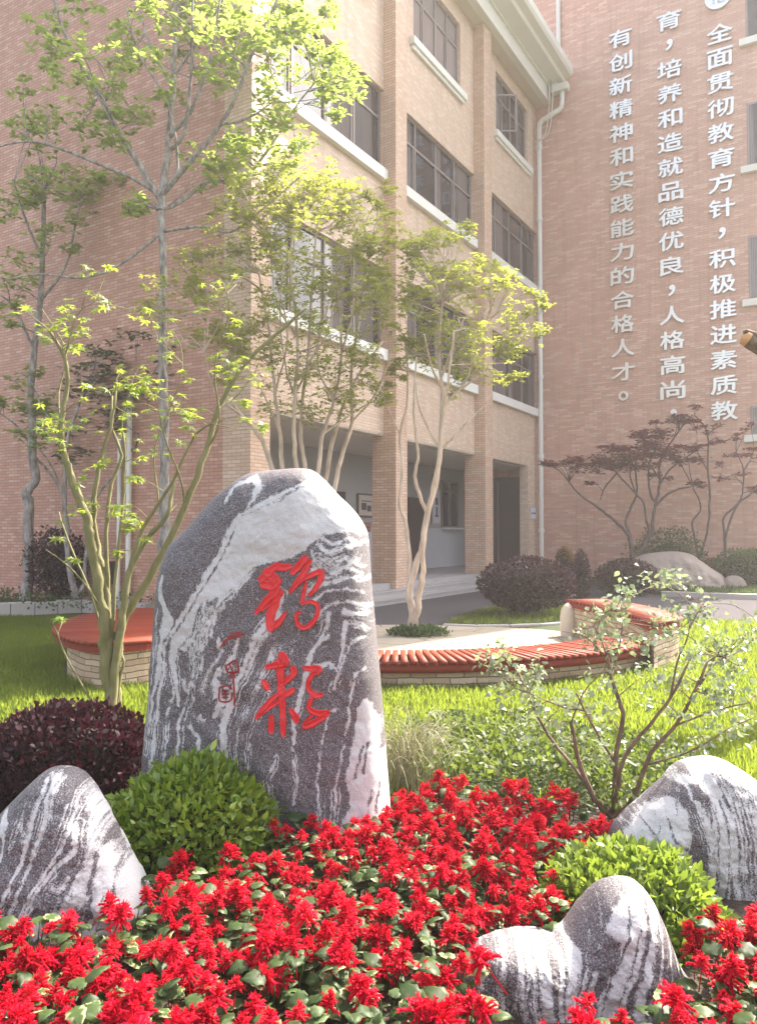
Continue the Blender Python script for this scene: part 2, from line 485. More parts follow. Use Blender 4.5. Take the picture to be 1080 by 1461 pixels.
def m_bark(name, a, b, sc=14, green=None):
    k = NT(name); c = k.coord()
    mp = k.n('Mapping'); mp.inputs['Scale'].default_value = (1, 1, .35); k.l(c, mp.inputs[0])
    f = k.noise(sc, 6, mp.outputs[0]); g = k.noise(sc * .25, 4, c)
    col = k.mix(k.ramp(f, [(.35, (0, 0, 0)), (.65, (1, 1, 1))]), a, b)
    if green: col = k.mix(k.math('MULTIPLY', g, .8), col, green)
    return k.done(k.pbr(col, .8, normal=k.bump(f, .7, .015)))
B_PALE = m_bark('pale_smooth_bark', (.36, .27, .20), (.56, .45, .36), 9)
B_GREY = m_bark('grey_bark', (.12, .10, .09), (.38, .345, .32), 14)
B_OLIVE = m_bark('olive_maple_bark', (.12, .105, .035), (.24, .20, .09), 20, (.13, .13, .045))
B_BROWN = m_bark('brown_bark', (.085, .05, .032), (.20, .125, .085), 25)
B_DARK = m_bark('dark_twig_bark', (.055, .035, .03), (.14, .095, .08), 20)

def m_marble():
    k = NT('veined_gneiss')
    c = k.coord()
    v = k.attr('vein')
    gr = k.noise(170, 2, c, .7)
    gr2 = k.noise(420, 2, c, .6)
    mid = k.noise(26, 5, c, .6)
    dark = k.ramp(gr, [(.34, (.030, .026, .029)), (.48, (.095, .083, .090)), (.60, (.19, .170, .180)), (.72, (.42, .39, .40))])
    dark = k.mix(k.math('MULTIPLY', k.ramp(mid, [(.35, (0, 0, 0)), (.7, (1, 1, 1))]), .40), dark, (.085, .070, .077))
    light = k.ramp(gr, [(.22, (.25, .24, .245)), (.38, (.43, .42, .425)), (.8, (.55, .54, .54))])
    edge = k.math('ADD', k.math('ADD', v, k.math('MULTIPLY', k.math('SUBTRACT', mid, .5), .4)), k.math('MULTIPLY', k.math('SUBTRACT', gr, .5), .85))
    f = k.ramp(edge, [(.36, (0, 0, 0)), (.66, (1, 1, 1))])
    col = k.mix(f, dark, light)
    h = k.math('ADD', k.math('MULTIPLY', gr2, .4), k.math('ADD', gr, k.math('MULTIPLY', mid, 1.5)))
    return k.done(k.pbr(col, .62, normal=k.bump(h, .35, .006), spec=.4))
MARBLE = m_marble()
def m_rock():
    k = NT('brown_boulder'); c = k.coord()
    f = k.noise(3, 8, c); g = k.noise(40, 5, c)
    col = k.mix(f, (.20, .155, .13), (.38, .31, .27)); col = k.mix(k.math('MULTIPLY', g, .5), col, (.17, .14, .12))
    return k.done(k.pbr(col, .8, normal=k.bump(k.math('ADD', f, k.math('MULTIPLY', g, .3)), .6, .05)))
ROCK = m_rock()
INK = m_plain('red_paint', (.60, .012, .018), .45, var=.25, scale=25, bump=.3, bscale=60)
# ------------------------------------------------------------------ main brick building
TW = 10.7                                   # tower wall plane (t)
bld = empty('school_building', BF(-5.28, 0, 0), 'four storey orange brick teaching building with pillared porch and deep white eaves behind the trees', 'building')
PIL = [(-5.28, -4.72), (0.0, .55), (5.29, 5.86)]
BAYS = [(-4.72, 0.0), (.55, 5.29), (5.86, TW)]
ZS = [(5.95, 7.95), (10.3, 12.3), (14.35, 16.35)]
ZTOP, ZLINT = 16.85, 3.93
w = MB()
for i, (a, b) in enumerate(BAYS):
    zz = ZLINT
    for j, (z0, z1) in enumerate(ZS):
        w.box(a, b, -.63, -.33, zz, z0)
        zz = z1
        if j == 2:
            c = (a + b) / 2 + (.0 if i < 2 else .15)
            w.box(a, c - 1.42, -.63, -.33, z0, z1); w.box(c + 1.42, b, -.63, -.33, z0, z1)
    w.box(a, b, -.63, -.33, zz, ZTOP + .6)
w.box(9.72, TW, -.63, -.33, 0, ZLINT)                       # end pier of the porch
w.build('front_wall', BRICK_LIT, bld); w = MB()
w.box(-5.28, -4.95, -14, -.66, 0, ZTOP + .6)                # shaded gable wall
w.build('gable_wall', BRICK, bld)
for a, b in PIL:
    p = MB(); p.box(a, b, -.66, 0, 0, ZTOP); p.build('pillar', BRICK_HALF_LIT, bld)
s = MB(); s.box(-5.2, TW - .01, -13.9, -.7, ZTOP + .05, ZTOP + .5); s.build('roof', CREAM, bld)

def window(par, a, b, z0, z1, fr, n=-.33, cols=4, transom=.34, glass=GLASS, sill=.27, over=.0, sash=False):
    f = MB(); no, ni = n - .09, n - .15
    e = .055
    f.box(a, b, ni, no, z0, z0 + e, fr); f.box(a, b, ni, no, z1 - e, z1, fr)
    f.box(a, a + e, ni, no, z0 + e, z1 - e, fr); f.box(b - e, b, ni, no, z0 + e, z1 - e, fr)
    zt = z1 - (z1 - z0) * transom
    xs = [a + (b - a) * i / cols for i in range(1, cols)]
    f.box(a + e, b - e, ni + .003, no - .003, zt - .03, zt + .03, fr)
    for x in xs:
        f.box(x - .03, x + .03, ni + .006, no + .004, z0 + e, zt - .03, fr); f.box(x - .025, x + .025, ni + .006, no + .004, zt + .03, z1 - e, fr)
    for i in range(cols):                                   # sliding sashes inside the outer frame
        x0 = a + (b - a) * i / cols; x1 = a + (b - a) * (i + 1) / cols
        if i % 2 == 0:
            f.box(x0 + .06, x0 + .10, ni + .01, no - .012, z0 + e, zt - .03, fr)
            f.box(x1 - .10, x1 - .06, ni + .01, no - .012, z0 + e, zt - .03, fr)
    o = f.build('window', ALU, par)
    g = MB()
    g.face([fr(a, ni + .02, z0), fr(b, ni + .02, z0), fr(b, ni + .02, z1), fr(a, ni + .02, z1)], [(a, z0), (b, z0), (b, z1), (a, z1)])
    g.build('pane', glass, o)
    sl = MB(); sl.box(a - over, b + over, n - .10, n + .14, z0 - sill, z0 - .002, fr)
    if over: sl.box(a - over + .06, b + over - .06, n + .001, n + .08, z0 - sill - .10, z0 - sill, fr)
    sl.build('sill', WHITE, o, bevel=.01)
    if sash:
        q = MB(); h = a + .02
        fr2 = lambda x, y, z: fr(h - .0 + x * .55, n - .08 + x * .84 + y, z)
        w_ = (b - a) / cols
        for (p0, p1, q0, q1) in ((0, w_, z0 + .06, z0 + .11), (0, w_, zt - .1, zt - .05), (0, .045, z0 + .06, zt - .05), (w_ - .045, w_, z0 + .06, zt - .05)):
            q.box(p0, p1, 0, .03, q0, q1, fr2)
        q.build('open_sash', ALU, o)
    return o
for i, (a, b) in enumerate(BAYS):
    for j, (z0, z1) in enumerate(ZS):
        if j < 2: window(bld, a + .03, b - .03, z0, z1, BF, cols=4)
        else:
            c = (a + b) / 2 + (.0 if i < 2 else .15)
            window(bld, c - 1.42, c + 1.42, z0, z1, BF, cols=4, sill=.2, over=.2, glass=CURTAIN if i == 1 else GLASS, sash=(i == 2))

c = MB()                                                    # eaves: fascia beam, soffit, gutter
c.box(-5.7, TW - .005, -.30, .22, ZTOP, ZTOP + .48)
c.build('fascia', WHITE, bld, bevel=.012)
c = MB(); c.box(-5.28, TW - .005, -.32, .005, ZTOP - .012, ZTOP - .002); c.build('soffit', CREAM, bld)
c = MB()
prof = [(.2, 17.33), (.28, 17.33), (.28, 17.42), (.72, 17.46), (.78, 17.55), (.98, 17.62), (1.04, 17.72), (1.04, 17.95), (.95, 17.95), (.2, 17.9)]
for k in range(len(prof) - 1):
    (n0, z0), (n1, z1) = prof[k], prof[k + 1]
    c.face([BF(-5.9, n0, z0), BF(TW - .005, n0, z0), BF(TW - .005, n1, z1), BF(-5.9, n1, z1)])
c.face([BF(-5.9, n, z) for n, z in prof])
c.build('cornice', WHITE, bld)
# porch
c = MB(); c.box(-4.9, TW - .01, -3.2, -.14, .0, .39); c.build('porch_floor', GRANITE, bld)
c = MB()
for (n0, n1, z0) in ((-.14, .20, .26), (.20, .55, .13)):
    c.box(-4.7, 9.4, -.14, n1, z0 - .13 if z0 > .2 else 0, z0 - .035)
    c.box(-4.7, 9.44, -.14 if z0 > .2 else .16, n1 + .025, z0 - .035, z0)
c.build('step', GRANITE, bld)
c = MB(); c.box(-4.9, TW - .01, -3.2, -.66, ZLINT - .05, ZLINT + .12); c.box(-4.7, TW - .02, -.64, -.35, ZLINT - .03, ZLINT - .002)
c.build('porch_ceiling', CREAM, bld)
c = MB()
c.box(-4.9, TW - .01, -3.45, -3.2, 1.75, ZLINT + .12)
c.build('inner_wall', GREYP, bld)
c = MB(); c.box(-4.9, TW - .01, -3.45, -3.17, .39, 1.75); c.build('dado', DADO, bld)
inn = lambda a, b, c: BF(a, b, c)
for (a, b) in ((1.3, 2.55), (6.3, 7.35)):
    d = MB(); d.box(a, b, -3.168, -3.10, .4, 2.75); o = d.build('door', DARKWOOD, bld, bevel=.01)
    h = MB(); h.box(b - .14, b - .1, -3.10, -3.05, 1.35, 1.6); h.build('handle', ALU, o)
for (a, b) in ((-3.8, -1.2), (8.75, 10.1)):
    window(bld, a, b, 1.78, 3.45, BF, n=-3.05, cols=2, transom=.25, sill=.06)
d = MB(); fr3 = lambda a, b, c: BF(TW - .02 - b, a, c)
d.box(-2.9, -.7, 0, .05, .39, 3.6, fr3); o = d.build('end_door', DARKWOOD, bld, bevel=.01)
d = MB(); d.box(-1.83, -1.77, .05, .07, .45, 3.5, fr3); d.build('door_joint', ALU, o)
# wall mounted notices
def notice(name, a, b, z0, z1, n, label, cat, cols, fr=BF, bars=()):
    r = empty(name, fr((a + b) / 2, n, z0), label, cat)
    f = MB(); f.box(a, b, n, n + .03, z0, z1, fr); f.build('frame', cols[0], r, bevel=.004)
    p = MB(); e = .05 if b - a > .3 else .02
    p.box(a + e, b - e, n + .03, n + .034, z0 + e, z1 - e, fr); q = p.build('paper', cols[1], r)
    m = MB()
    for (u0, u1, v0, v1) in bars:
        m.box(a + (b - a) * u0, a + (b - a) * u1, n + .034, n + .037, z0 + (z1 - z0) * v0, z0 + (z1 - z0) * v1, fr)
    if bars: m.build('printing', cols[2], r)
    return r
FR_BROWN = m_plain('picture_frame', (.16, .10, .07), .5)
PAPER = m_plain('print_paper', (.50, .44, .40), .6)
PRINT = m_plain('print_ink', (.10, .07, .08), .6)
notice('framed_print', 3.25, 4.15, 2.05, 2.75, -3.16, 'small framed print on the pale porch wall beside the big stone', 'picture', (FR_BROWN, PAPER, PRINT), bars=((.2, .5, .3, .6), (.55, .8, .25, .5), (.2, .8, .66, .7)))
notice('red_notice', 3.5, 3.95, 1.62, 1.9, -3.15, 'small reddish notice below the framed print in the porch', 'notice', (m_plain('brick_red_card', (.30, .12, .09), .6), m_plain('brick_red_paper', (.36, .15, .11), .6), PRINT), bars=((.2, .8, .4, .5),))
notice('poster', 8.0, 8.62, 1.9, 3.1, -3.16, 'pale poster with dark calligraphy strokes between porch doors', 'poster', (PAPER, PANEL_BLUE, PRINT), bars=((.35, .65, .55, .75), (.42, .6, .25, .5), (.3, .7, .2, .26)))
notice('dark_plaque', 8.05, 8.55, 3.2, 3.62, -3.16, 'small dark plaque above the pale poster in the porch', 'plaque', (FR_BROWN, PRINT, PAPER), bars=((.3, .7, .35, .6),))
notice('pier_notice', 9.86, 10.42, 2.05, 2.5, -.325, 'small bluish white notice on the brick pier beside the downpipe', 'notice', (PAPER, PANEL_BLUE, PRINT), bars=((.18, .42, .42, .56), (.55, .85, .42, .56)))
# downpipe of the eaves with its elbow and hopper
def pipe(name, pts, r, parent, mat=PIPE, sides=12):
    A = Acc(); V, F = tube(*smooth_path(pts, [r] * len(pts)), sides=sides) if len(pts) > 2 else tube(np.array(pts, float), np.array([r] * len(pts)), sides)
    A.add(V, F); return A.build(name, mat, parent)
dp = empty('downpipe', BF(TW - .25, -.12, 0), 'tall cream downpipe with elbows in the inner corner of the brick walls', 'downpipe')
A = Acc()
for pts in ([BF(TW - .25, -.12, .0), BF(TW - .25, -.12, 15.95)], [BF(TW - .25, -.12, 15.9), BF(TW - .25, -.10, 16.1), BF(TW - .25, .02, 16.22)], [BF(TW - .25, .0, 16.2), BF(TW - .25, .62, 16.42)],
            [BF(TW - .25, .58, 16.4), BF(TW - .25, .70, 16.5), BF(TW - .25, .72, 16.7)], [BF(TW - .25, .72, 16.65), BF(TW - .25, .74, 17.2)], [BF(TW - .25, .50, 17.25), BF(TW - .25, .46, 17.5)]):
    V, F = tube(np.array(pts), np.full(len(pts), .085), 12); A.add(V, F)
A.build('pipe', PIPE, dp)
c = MB(); c.box(TW - .4, TW - .1, .36, .95, 17.02, 17.3); c.build('hopper', PIPE, dp, bevel=.04)
for z in (1.6, 4.2, 7.0, 9.8, 12.6, 15.2):
    A = Acc(); V, F = tube(np.array([BF(TW - .25, -.12, z), BF(TW - .25, -.12, z + .13)]), np.array([.11, .11]), 12); A.add(V, F); A.build('bracket', PIPE, dp)
A = Acc()
for dx in (0, .12):
    V, F = tube(*smooth_path([BF(TW - .5, .35 + dx, 17.4), BF(TW - .5, .34 + dx, 16.6), BF(TW - .5, .2 + dx, 15.6), BF(TW - .4, -.2 + dx, 15.4)], [.018] * 4), sides=5); A.add(V, F)
tag(A.build('cable', PIPE), 'pair of thin pale cables hanging beside the downpipe elbow under the eaves', 'cable')
# roof-edge wire
# paired pipes on the shaded wall
FL = lambda a, b, c: BF(-5.28 - b, a, c)
for n, lab, zt, r in ((-3.02, 'thin white wall pipe, nearer the tall pale trunk, on the shaded brick wall', 4.3, .055), (-3.30, 'thin white wall pipe, farther from the tall pale trunk, on the shaded brick wall', 3.5, .04)):
    A = Acc(); V, F = tube(np.array([FL(n, .1, 0), FL(n, .1, zt)]), np.array([r, r]), 10); A.add(V, F)
    tag(A.build('wall_pipe', PIPE), lab, 'pipe')
c = MB(); c.box(-3.9, -3.45, 0, .22, .55, 1.0, FL); tag(c.build('meter_box', DARKWOOD, None, bevel=.01), 'low dark service box on the shaded brick wall behind the maple', 'box')

# ------------------------------------------------------------------ tower with the inscription
NW = 8.3
tower = empty('brick_tower', BF(TW, 3, 0), 'tall windowless salmon brick end wall carrying three columns of metal characters', 'building')
w = MB(); w.box(TW, 20, -14, NW, 0, 24.2); w.build('wall', BRICK_TEXT, tower)
c = MB(); c.box(TW - .15, 20.15, -14.15, NW + .15, 24.2, 24.6); c.build('roof_edge', WHITE, tower)
FT = lambda a, b, c: BF(TW - b, a, c)
for zb in (17.1, 13.05, 8.85, 4.62):
    f = MB(); a, b, z0, z1 = 6.56, 7.3, zb, zb + 2.0 if zb > 5 else zb + .9
    f.box(a, b, 0.002, .03, z0, z1, FT)
    o = f.build('window', ALU, tower)
    g = MB(); g.box(a + .06, b - .06, .03, .034, z0 + .06, z1 - .06, FT); g.build('pane', GLASS, o)
    s = MB(); s.box(a - .18, b + .1, 0.002, .16, z0 - .22, z0 - .002, FT); s.build('sill', WHITE, o, bevel=.01)
A = Acc(); V, F = tube(np.array([FT(.55, .1, 17.9), FT(.55, .1, 24.2)]), np.array([.08, .08]), 10); A.add(V, F)
tag(A.build('upper_downpipe', PIPE), 'short cream downpipe on the tower wall above the eaves', 'downpipe')

def wall_point(px, py):
    """point of the tower wall under a photo pixel: (n, z)"""
    d = ray(px, py); c0 = np.array([0, 0, EYE]); p0 = BF(TW, 0, 0)
    k = np.dot(p0 - c0, D1) / np.dot(d, D1); q = c0 + d * k
    return np.dot(q - A0, NV), q[2]
def glyph_mesh(ch, size, bold=0.0, depth=.05, shear=0):
    cu = bpy.data.curves.new('glyph', 'FONT'); cu.body = ch; cu.size = 1.0
    cu.extrude = depth / 2 / size; cu.offset = bold; cu.resolution_u = 3; cu.fill_mode = 'BOTH'
    ob = bpy.data.objects.new('glyph', cu); COL.objects.link(ob)
    bpy.context.view_layer.update()
    dg = bpy.context.evaluated_depsgraph_get()
    me = bpy.data.meshes.new_from_object(ob.evaluated_get(dg))
    bpy.data.objects.remove(ob); bpy.data.curves.remove(cu)
    return me
COLS = [((886, 55), (890, 565), '有创新精神和实践能力的合格人才。', 'leftmost column of raised metal characters, the shortest, nearest the downpipe'),
        ((955, 30), (961, 592), '育，培养和造就品德优良，人格高尚，', 'middle column of raised metal characters on the tower wall'),
        ((1027, 48), (1034, 586), '全面贯彻教育方针，积极推进素质教', 'rightmost column of raised metal characters on the tower wall, under the round emblem')]
for (p0, p1, txt, lab) in COLS:
    n0, z0 = wall_point(*p0); n1, z1 = wall_point(*p1); N = len(txt)
    r = empty('wall_inscription', BF(TW, (n0 + n1) / 2, z1), lab, 'lettering', 'columns of metal characters on the tower wall')
    for i, ch in enumerate(txt):
        u = i / (N - 1); n = (n0 + n1) / 2; z = z0 + (z1 - z0) * u
        me = glyph_mesh(ch, .78)
        V = np.empty(len(me.vertices) * 3, dtype=np.float32); me.vertices.foreach_get('co', V); V = V.reshape(-1, 3)
        cx, cy = (V[:, 0].min() + V[:, 0].max()) / 2, (V[:, 1].min() + V[:, 1].max()) / 2
        big = max(np.ptp(V[:, 0]), np.ptp(V[:, 1]))
        if big > .5: sx, sy = .75 / np.ptp(V[:, 0]) if np.ptp(V[:, 0]) > .6 else .82, .58 / np.ptp(V[:, 1]) if np.ptp(V[:, 1]) > .6 else .68
        else: sx = sy = 1.0
        X = (V[:, 0] - cx) * sx; Y = (V[:, 1] - cy) * sy; Z = V[:, 2]
        me0, X0, Y0, Z0 = me, X, Y, Z
        K = [(0, 0), (.017, .003), (-.017, -.003), (.003, .011), (-.003, -.011)]      # heavier strokes: stacked copies
        X = np.concatenate([X0 + a for a, b in K]); Y = np.concatenate([Y0 + b for a, b in K]); Z = np.concatenate([Z0 + .0025 * q for q in range(len(K))])
        pf = [tuple(p.vertices) for p in me0.polygons]; nv = len(X0)
        me = bpy.data.meshes.new('character'); me.from_pydata([(0, 0, 0)] * len(X), [], [tuple(v + nv * q for v in f) for q in range(len(K)) for f in pf]); bpy.data.meshes.remove(me0)
        W = BF(TW, 0, 0)[None] + (n + X)[:, None] * NV[None] + np.outer(Y, [0, 0, 1]) - np.outer(.06 + Z * .78, D1)
        W[:, 2] += z
        me.vertices.foreach_set('co', (W - origin_of(r)).astype(np.float32).ravel())
        me.materials.clear(); me.materials.append(LETTER); me.update(); me.name = 'character'
        o = bpy.data.objects.new('character', me); COL.objects.link(o); o.parent = r
# round emblem
n0, z0 = wall_point(1025, -4)
em = empty('wall_emblem', BF(TW, n0, z0 - .38), 'round white metal emblem above the rightmost column of characters', 'emblem')
def disc(name, rad, d0, d1, mat, par, seg=40, r0=0):
    m = MB(); a = [2 * math.pi * i / seg for i in range(seg)]
    for i in range(seg):
        q = [(rad * math.cos(a[i]), rad * math.sin(a[i])), (rad * math.cos(a[(i + 1) % seg]), rad * math.sin(a[(i + 1) % seg]))]
        s_ = [(x * r0 / rad, y * r0 / rad) for x, y in q]
        m.face([FT(n0 + q[0][0], d0, z0 + q[0][1]), FT(n0 + q[1][0], d0, z0 + q[1][1]), FT(n0 + q[1][0], d1, z0 + q[1][1]), FT(n0 + q[0][0], d1, z0 + q[0][1])])
        if r0: m.face([FT(n0 + q[0][0], d1, z0 + q[0][1]), FT(n0 + q[1][0], d1, z0 + q[1][1]), FT(n0 + s_[1][0], d1, z0 + s_[1][1]), FT(n0 + s_[0][0], d1, z0 + s_[0][1])])
    if not r0: m.face([FT(n0 + rad * math.cos(x), d1, z0 + rad * math.sin(x)) for x in a])
    return m.build(name, mat, par)
disc('disc', .37, .03, .08, LETTER, em)
disc('rim', .40, .03, .10, LETTER, em, r0=.35)
EMB = m_plain('emblem_blue_grey', (.50, .54, .60), .5)
m = MB()
for (u0, u1, v0, v1) in ((-.16, -.10, -.2, .2), (-.02, .18, .10, .16), (-.02, .04, -.2, .10), (.12, .18, -.16, .10), (-.02, .18, -.22, -.17), (-.24, -.16, .02, .07)):
    m.box(n0 + u0, n0 + u1, .08, .095, z0 + v0, z0 + v1, FT)
m.build('mark', EMB, em)
# ------------------------------------------------------------------ ground, paving, kerbs
def sheet(name, pts, z, mat, par=None):
    m = MB(); m.face([(p[0], p[1], z) for p in pts], [(p[0], p[1]) for p in pts]); o = m.build(name, mat, par)
    return tag(o, kind='structure')
g = MB(); S = 150
g.face([(-S, -S, 0), (S, -S, 0), (S, S, 0), (-S, S, 0)])
tag(g.build('lawn', TURF), kind='structure')
ASPH = [G(480, 930), G(560, 905), G(600, 894), G(640, 888), G(680, 874), G(720, 862), G(800, 858), G(880, 864), G(930, 874), G(1000, 882), G(1080, 886), G(1300, 890), G(1300, 846), G(1080, 850), G(1010, 851), G(960, 852), G(920, 846), G(860, 838), BF(9.5, .3, 0), BF(4, .3, 0), BF(-3, .3, 0), BF(-5, 1.5, 0)]
sheet('path', ASPH, .004, ASPHALT)
RC, RI, RO = np.array([.3, 11.7]), 3.05, 3.85
sheet('plaza', [(RC[0] + 3.0 * math.cos(a) * 1.0, RC[1] + 3.0 * math.sin(a) * .62 if math.sin(a) > 0 else RC[1] + 3.0 * math.sin(a)) for a in np.linspace(0, 2 * np.pi, 60, endpoint=False)], .008, FLAG)
# planted island behind the plaza with its pale kerb
ISL = [G(632, 892), G(680, 874), G(720, 862), G(800, 857), G(860, 862), G(850, 880), G(800, 890), G(740, 893), G(690, 894)]
sheet('planting_island', ISL, .020, TURF)
def strip(name, pts, wd, h, mat, label, cat, blocks=.5):
    m = MB(); P = [np.array(p[:2]) for p in pts]
    L = [0]
    for a, b in zip(P, P[1:]): L.append(L[-1] + np.linalg.norm(b - a))
    def pos(s):
        for i in range(len(P) - 1):
            if s <= L[i + 1] + 1e-6:
                u = (s - L[i]) / (L[i + 1] - L[i]); d = (P[i + 1] - P[i]) / (L[i + 1] - L[i]); return P[i] * (1 - u) + P[i + 1] * u, np.array([-d[1], d[0]])
    n = max(1, int(L[-1] / blocks)); rr = random.Random(5)
    for i in range(n):
        s0, s1 = L[-1] * i / n + .006, L[-1] * (i + 1) / n - .006
        (p, u), (q, v) = pos(s0), pos(s1); hh = h * rr.uniform(.94, 1.06); ww = wd * rr.uniform(.96, 1.04)
        c = [p - u * ww / 2, q - v * ww / 2, q + v * ww / 2, p + u * ww / 2]
        m.face([(x[0], x[1], hh) for x in c])
        for k in range(4):
            a, b = c[k], c[(k + 1) % 4]; m.face([(a[0], a[1], 0), (b[0], b[1], 0), (b[0], b[1], hh), (a[0], a[1], hh)])
    return tag(m.build(name, mat, None, bevel=.012), label, cat)
strip('kerb', [G(632, 893), G(690, 895), G(745, 894), G(806, 890)], .10, .035, KERB, 'low pale kerb edging the grass island under the purple bush', 'kerb', .55)
strip('kerb', [G(944, 851), G(1000, 853.5), G(1080, 856), G(1250, 862)], .16, .13, KERB, 'grey kerb in front of the boulder planting bed', 'kerb', .95)
strip('stone_edging', [base(-60, 14.6), base(0, 15.0), base(64, 15.5), base(125, 15.9), base(215, 15.2)], .30, .24, KERB, 'low rough stone edging of the bed along the shaded wall', 'edging', .42)
sheet('planting_bed', [base(-260, 14.9), base(0, 15.1), base(64, 15.6), base(125, 16.0), base(215, 15.3), BF(-5.3, -1.5, 0)[:2], BF(-5.3, -12.5, 0)[:2]], .12, SOIL)
# boulder bed rise
bed = [G(944, 850), G(1000, 852.5), G(1080, 855), G(1250, 861), BF(TW - .02, 9, 0), BF(TW - .02, 1.2, 0), G(880, 838)]
sheet('planting_bed', bed, .10, TURF)
# flower bed soil
FB = [(-2.3, .8), (2.6, .8), (2.6, 3.3), (1.7, 4.1), (1.3, 4.6), (.5, 4.7), (-.2, 4.5), (-1.2, 4.5), (-2.3, 4.9)]
sheet('flower_bed', FB, .012, SOIL)

# ------------------------------------------------------------------ ring bench
bench = empty('ring_bench', (RC[0], RC[1], 0), 'low curved bench of red slats on a stone base around the paved circle', 'bench')
A = Acc()
def pt(r, a, z): return np.array([RC[0] + r * math.cos(a), RC[1] + r * math.sin(a), z])
def wedge(r0, r1, a0, a1, z0, z1):
    V = np.array([pt(r0,a0,z0), pt(r1,a0,z0), pt(r1,a1,z0), pt(r0,a1,z0), pt(r0,a0,z1), pt(r1,a0,z1), pt(r1,a1,z1), pt(r0,a1,z1)])
    return V, np.array([[0,3,2,1],[4,5,6,7],[0,1,5,4],[1,2,6,5],[2,3,7,6],[3,0,4,7]])
ZB = .30
n = 68; a0, a1 = R(-138), R(-39)
rs = random.Random(2)
for i in range(n):
    x0 = a0 + (a1 - a0) * (i + .14) / n; x1 = a0 + (a1 - a0) * (i + .86) / n
    dz = rs.uniform(-.003, .003); dr = rs.uniform(-.008, .008)
    A.add(*wedge(RI + .02 + dr, RO + dr, x0, x1, ZB - .035 + dz, ZB + dz), a=rs.random())
A.build('seat', REDWOOD, bench, smooth=False)
m = 40
for (r0, r1, z0, z1) in ((RO - .10, RO - .035, ZB - .125, ZB - .04), (RI + .08, RI + .14, ZB - .125, ZB - .04)):
    A = Acc()
    for i in range(m):
        V, F = wedge(r0, r1, a0 + (a1 - a0) * i / m, a0 + (a1 - a0) * (i + 1) / m, z0, z1); A.add(V, F[[0, 1, 3, 5]], .1)
    A.build('rail', REDWOOD, bench, smooth=False)
mb = MB()
for i in range(m):
    x0, x1 = a0 + (a1 - a0) * i / m, a0 + (a1 - a0) * (i + 1) / m
    for rr in (RO - .13, RI + .16):
        mb.face([pt(rr, x0, 0), pt(rr, x1, 0), pt(rr, x1, ZB - .09), pt(rr, x0, ZB - .09)], [(rr * x0, 0), (rr * x1, 0), (rr * x1, ZB - .09), (rr * x0, ZB - .09)])
    mb.face([pt(RI + .16, x0, ZB - .09), pt(RO - .13, x0, ZB - .09), pt(RO - .13, x1, ZB - .09), pt(RI + .16, x1, ZB - .09)])
mb.build('stone_base', SANDSTONE, bench)

def tier(label, inner, outer, zt, inset, post=None):
    """raised red slatted platform between two edges on a stone base"""
    inner, outer = [smooth_path(np.array(q, float), np.ones(len(q)))[0] for q in (inner, outer)]
    c = (inner.mean(0) + outer.mean(0)) / 2
    r = empty('raised_bench', (c[0], c[1], 0), label, 'bench', 'raised ends of the ring bench')
    def res(P, k):
        d = np.r_[0, np.cumsum(np.linalg.norm(np.diff(P, axis=0), axis=1))]; u = np.linspace(0, d[-1], k)
        return np.stack([np.interp(u, d, P[:, 0]), np.interp(u, d, P[:, 1])], 1)
    k = int(np.linalg.norm(np.diff(outer, axis=0), axis=1).sum() / .11)
    I, O = res(inner, k + 1), res(outer, k + 1)
    A = Acc()
    for i in range(k):
        f = lambda P, u: P[i] * (1 - u) + P[i + 1] * u
        q = [f(I, .15), f(O, .15), f(O, .85), f(I, .85)]
        V = np.array([[*p, zt - .04] for p in q] + [[*p, zt + rs.uniform(-.002, .002)] for p in q])
        A.add(V, np.array([[0,3,2,1],[4,5,6,7],[0,1,5,4],[1,2,6,5],[2,3,7,6],[3,0,4,7]]), rs.random())
    A.build('seat', REDWOOD, r, smooth=False)
    ring = np.vstack([inner, outer[::-1]]); cc = ring.mean(0)
    m = MB()
    for i in range(len(ring)):
        a, b = ring[i], ring[(i + 1) % len(ring)]
        a, b = [cc + (x - cc) * (1 - .03 / np.linalg.norm(x - cc)) for x in (a, b)]
        m.face([(a[0], a[1], zt - .11), (b[0], b[1], zt - .11), (b[0], b[1], zt - .042), (a[0], a[1], zt - .042)])
    m.build('rail', REDWOOD, r)
    m = MB(); s = 0
    B = [cc + (x - cc) * (1 - inset / np.linalg.norm(x - cc)) for x in ring]
    for i in range(len(B)):
        a, b = B[i], B[(i + 1) % len(B)]; L = np.linalg.norm(b - a)
        m.face([(a[0], a[1], 0), (b[0], b[1], 0), (b[0], b[1], zt - .06), (a[0], a[1], zt - .06)], [(s, 0), (s + L, 0), (s + L, zt - .06), (s, zt - .06)]); s += L
    m.build('stone_base', SANDSTONE, r)
    if post is not None:
        A = Acc(); P = np.array([[post[0], post[1], z] for z in (0, .1, .3, .42, .48)]); V, F = tube(P, np.array([.11, .12, .12, .10, .05]), 12); A.add(V, F)
        A.build('end_post', m_plain('pale_sandstone', (.55, .46, .36), .8, var=.2, bump=.4), r)
    return r
tier('raised red slatted bench end at the right, beside the purple bush', [(2.88,12.3),(2.98,11.3),(3.13,10.27),(3.1,9.35),(3.05,8.8)], [(3.5,12.3),(3.68,11.5),(3.76,10.8),(3.76,10.2),(3.65,9.54)], .55, .10, (2.86, 12.05))
tier('raised red slatted bench end at the left, behind the maple stems', [(-2.75,11.3),(-2.5,10.4),(-2.3,9.5),(-2.15,8.8),(-2.1,8.5),(-2.15,8.2),(-2.3,7.95)], [(-3.6,11.4),(-3.85,10.5),(-3.82,9.6),(-3.6,8.8),(-3.25,8.2),(-2.85,7.8),(-2.55,7.72)], .50, .16)
